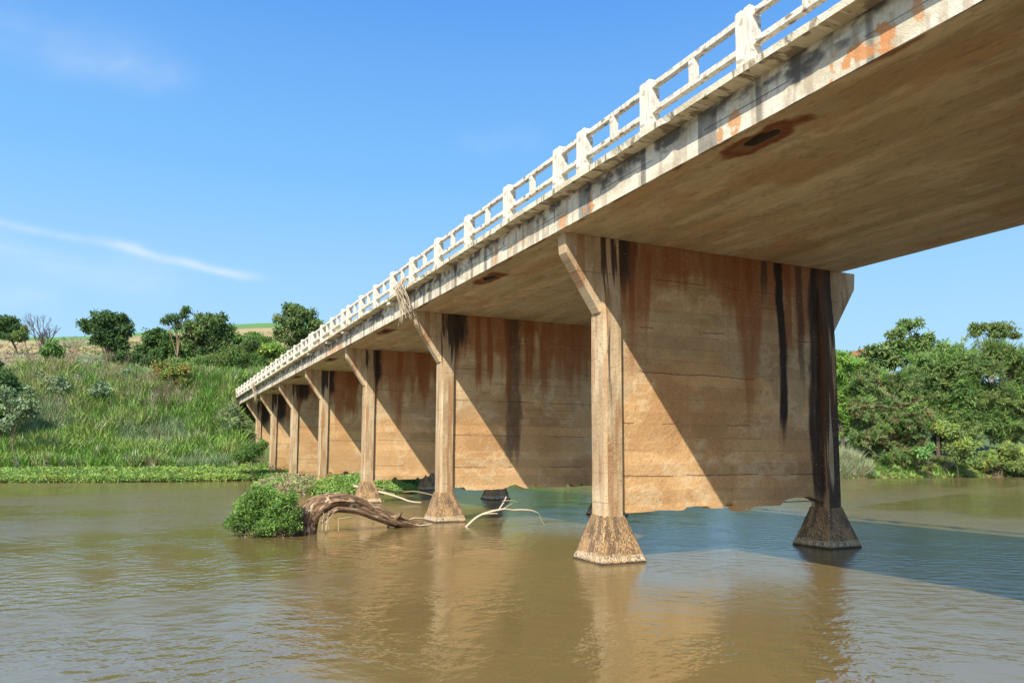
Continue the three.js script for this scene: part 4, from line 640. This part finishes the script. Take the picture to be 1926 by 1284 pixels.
// bamboo: each cane a part
{
  const g = group('bamboo_clump'), foot = at(1815, 850, 80), R = rng(87), list = []; foot.y = groundAt(foot.x, foot.z); g.position.copy(foot);
  const canes = std({ color: lin(0.26, 0.33, 0.10), roughness: 0.6 });
  for (let i = 0; i < 18; i++) { const a = R() * 6.283, q = 1.1 * Math.sqrt(R()), b = V(q * Math.cos(a), -0.2, q * Math.sin(a)), top = at(1790 + 62 * R(), 652 + 24 * R(), 79 + 3 * R()).sub(foot), m = b.clone().lerp(top, 0.55).add(V((R() - 0.5) * 0.4, 0.3, (R() - 0.5) * 0.4)); part('cane', tube([b, m, top], [0.06, 0.05, 0.025], 6), canes, g);
    for (let k = 0; k < 46; k++) { const t = Math.pow(R(), 0.8), p = b.clone().lerp(top, t).add(rdir(R).multiplyScalar(0.35 + 0.7 * R())); if (t < 0.2) continue; if (t > 0.7 && R() < 0.45) continue; list.push([p, 0.42 + 0.3 * R(), tint([...PAL.pale, ...PAL.mid], R), 2]); } }
  spread('leaves', SPRAY.bamboo, leafMat, list, g, 88); tag(g, 'clump of bamboo with bare upright yellow-green canes', 'bamboo');
}
T('feathery_tree', 'large feathery tree with hanging sprays of leaves at the water on the right bank', 'tree', { u: 1890, Z: 80, lobes: [[1850, 700, 34, 30], [1895, 680, 40, 28], [1930, 700, 36, 34], [1870, 745, 38, 32], [1915, 755, 40, 36], [1860, 790, 30, 28], [1900, 805, 40, 30], [1950, 790, 40, 44], [1880, 660, 26, 14], [1965, 720, 44, 50], [1990, 800, 50, 50]], pal: [...PAL.pale, ...PAL.mid, ...PAL.olive], spray: 'bamboo', size: 0.65, dens: 2.9, seed: 89, trunk: 0.24, drop: 0.2 });
T('dark_tree', 'dark tree filling the gap between bamboo and thicket', 'tree', { u: 1808, Z: 88, lobes: [[1805, 720, 26, 40], [1800, 780, 30, 40], [1830, 760, 24, 40], [1790, 830, 30, 30]], pal: PAL.dark, spray: 'bamboo', size: 0.6, dens: 2.6, seed: 90, trunk: 0.2 });
T('yellow_shrub', 'bright yellow-green shrub leaning over the right waterline', 'shrub', { u: 1800, Z: 75, lobes: [[1770, 805, 18, 12], [1792, 812, 18, 12], [1810, 838, 24, 18], [1822, 862, 20, 18, 0, PAL.pale], [1790, 845, 18, 16, 0, PAL.olive]], pal: [...PAL.yellow, ...PAL.pale], size: 0.36, dens: 2.4, seed: 91, trunk: 0.04, drop: 0.2 });
T('waterside_shrub', 'pale low shrub hanging over the water at the foot of the feathery tree', 'shrub', { u: 1880, Z: 78, lobes: [[1870, 862, 28, 18], [1905, 872, 30, 16], [1845, 875, 18, 12], [1940, 868, 34, 20], [1890, 845, 26, 16]], pal: [...PAL.pale, ...PAL.yellow, ...PAL.olive], spray: 'feather', size: 0.45, dens: 2.6, seed: 92, trunk: 0.08, drop: 0.3 });
T('green_sapling', 'small sapling with large fresh green leaves under the thicket', 'shrub', { u: 1745, Z: 73, lobes: [[1742, 848, 9, 9], [1750, 842, 7, 7], [1738, 858, 8, 6]], pal: [[.09, .22, .045], [.11, .25, .05]], spray: 'big', size: 0.28, dens: 1.8, seed: 93, trunk: 0.03 });
T('edge_tree', 'dark tree at the far edge of the right bank skyline', 'tree', { u: 1945, Z: 105, lobes: [[1935, 678, 24, 16], [1965, 670, 30, 20], [1920, 690, 16, 10]], pal: PAL.dark, size: 0.6, dens: 2.6, seed: 94, trunk: 0.2 });
// thicket seen between and under the piers
[[1180, 800], [1290, 815], [1420, 800], [1510, 795], [690, 815], [640, 825], [1040, 815], [900, 820]].forEach(([u, v], i) => T('thicket_tree', 'leafy thicket tree on the far bank behind the bridge piers', 'tree', { u, Z: 82 + (i % 3) * 4, lobes: [[u - 30, v + 15, 44, 46], [u + 34, v + 10, 46, 50], [u, v - 30, 44, 40]], pal: [...PAL.mid, ...PAL.olive], size: 0.75, dens: 2.0, seed: 110 + i, trunk: 0.16, grp: 'trees of the far bank behind the piers' }));
{
  const R = rng(905), reed = [], bank = [], bare = [];
  for (let i = 0; i < 900; i++) { const u = 1560 + 85 * R(), X = ray(u, 850).X * 72.5, Z = bankZ(X) - 0.4 + 4.5 * R(), w = toWorld(X, Z, 0); w.y = Math.max(-0.1, groundPlan(X, Z)) - 0.05; reed.push([w, (1.1 + 1.4 * R()) * (u > 1625 ? 0.6 : 1), tint(R() < 0.4 ? PAL.dry : PAL.blue, R), 0.6, 1]); }
  for (let i = 0; i < 2600; i++) { const X = 24 + 50 * R(), d = -0.5 + 5 * R(), Z = bankZ(X) + d, w = toWorld(X, Z, 0); w.y = Math.max(-0.05, groundPlan(X, Z)) - 0.03; const n = fbm(X * 0.4, d * 0.4, 71, 3); bank.push([w, 0.5 + 0.7 * R(), tint(n > 0.52 ? PAL.cover : n > 0.44 ? PAL.dry : PAL.olive, R), 0.9, 0.8]); }
  for (let i = 0; i < 1600; i++) { const X = -8 + 36 * R(), d = -0.5 + 6 * R(), Z = bankZ(X) + d, w = toWorld(X, Z, 0); w.y = Math.max(-0.05, groundPlan(X, Z)) - 0.03; bank.push([w, 0.6 + 0.8 * R(), tint(R() < 0.3 ? PAL.dry : PAL.mid, R), 0.9, 0.8]); }
  tag(spread('waterside_reeds', TUFT.reed, grassMat, reed, null, 11), 'grey-green reeds at the waterline beside the shadowed pier', 'reeds', null, 'stuff');
  tag(spread('bank_grass', TUFT.low, grassMat, bank, null, 12), 'short grass along the right waterline under the trees', 'grass', null, 'stuff');
}
// house whose roof shows between the trees
{
  const g = group('house'), p = at(1603, 672, 150); const gy = groundAt(p.x, p.z); g.position.set(p.x + 3.4, 0, p.z - 2); const H = p.y + 0.3; g.rotation.y = -YAW;
  const w = new THREE.BoxGeometry(7, H - gy + 0.6, 6); w.translate(0, (H + gy - 0.6) / 2, 0); part('wall', w, std({ color: lin(0.72, 0.70, 0.66), roughness: 0.9 }), g);
  const s = new THREE.Shape(); s.moveTo(-3.9, 0); s.lineTo(3.9, 0); s.lineTo(0, 1.5); s.closePath(); const r = new THREE.ExtrudeGeometry(s, { depth: 6.8, bevelEnabled: false }); r.translate(0, H + 0.004, -3.4); part('roof', r, std({ color: lin(0.42, 0.14, 0.08), roughness: 0.9 }), g);
  const win = new THREE.BoxGeometry(1.1, 1.1, 0.06); win.translate(-1.8, H - 1.2, 3.02); part('window', win, std({ color: lin(0.05, 0.06, 0.07), roughness: 0.2 }), g);
  tag(g, 'small white house with a red roof half hidden behind the trees', 'house');
}
renderer.render(scene, camera);
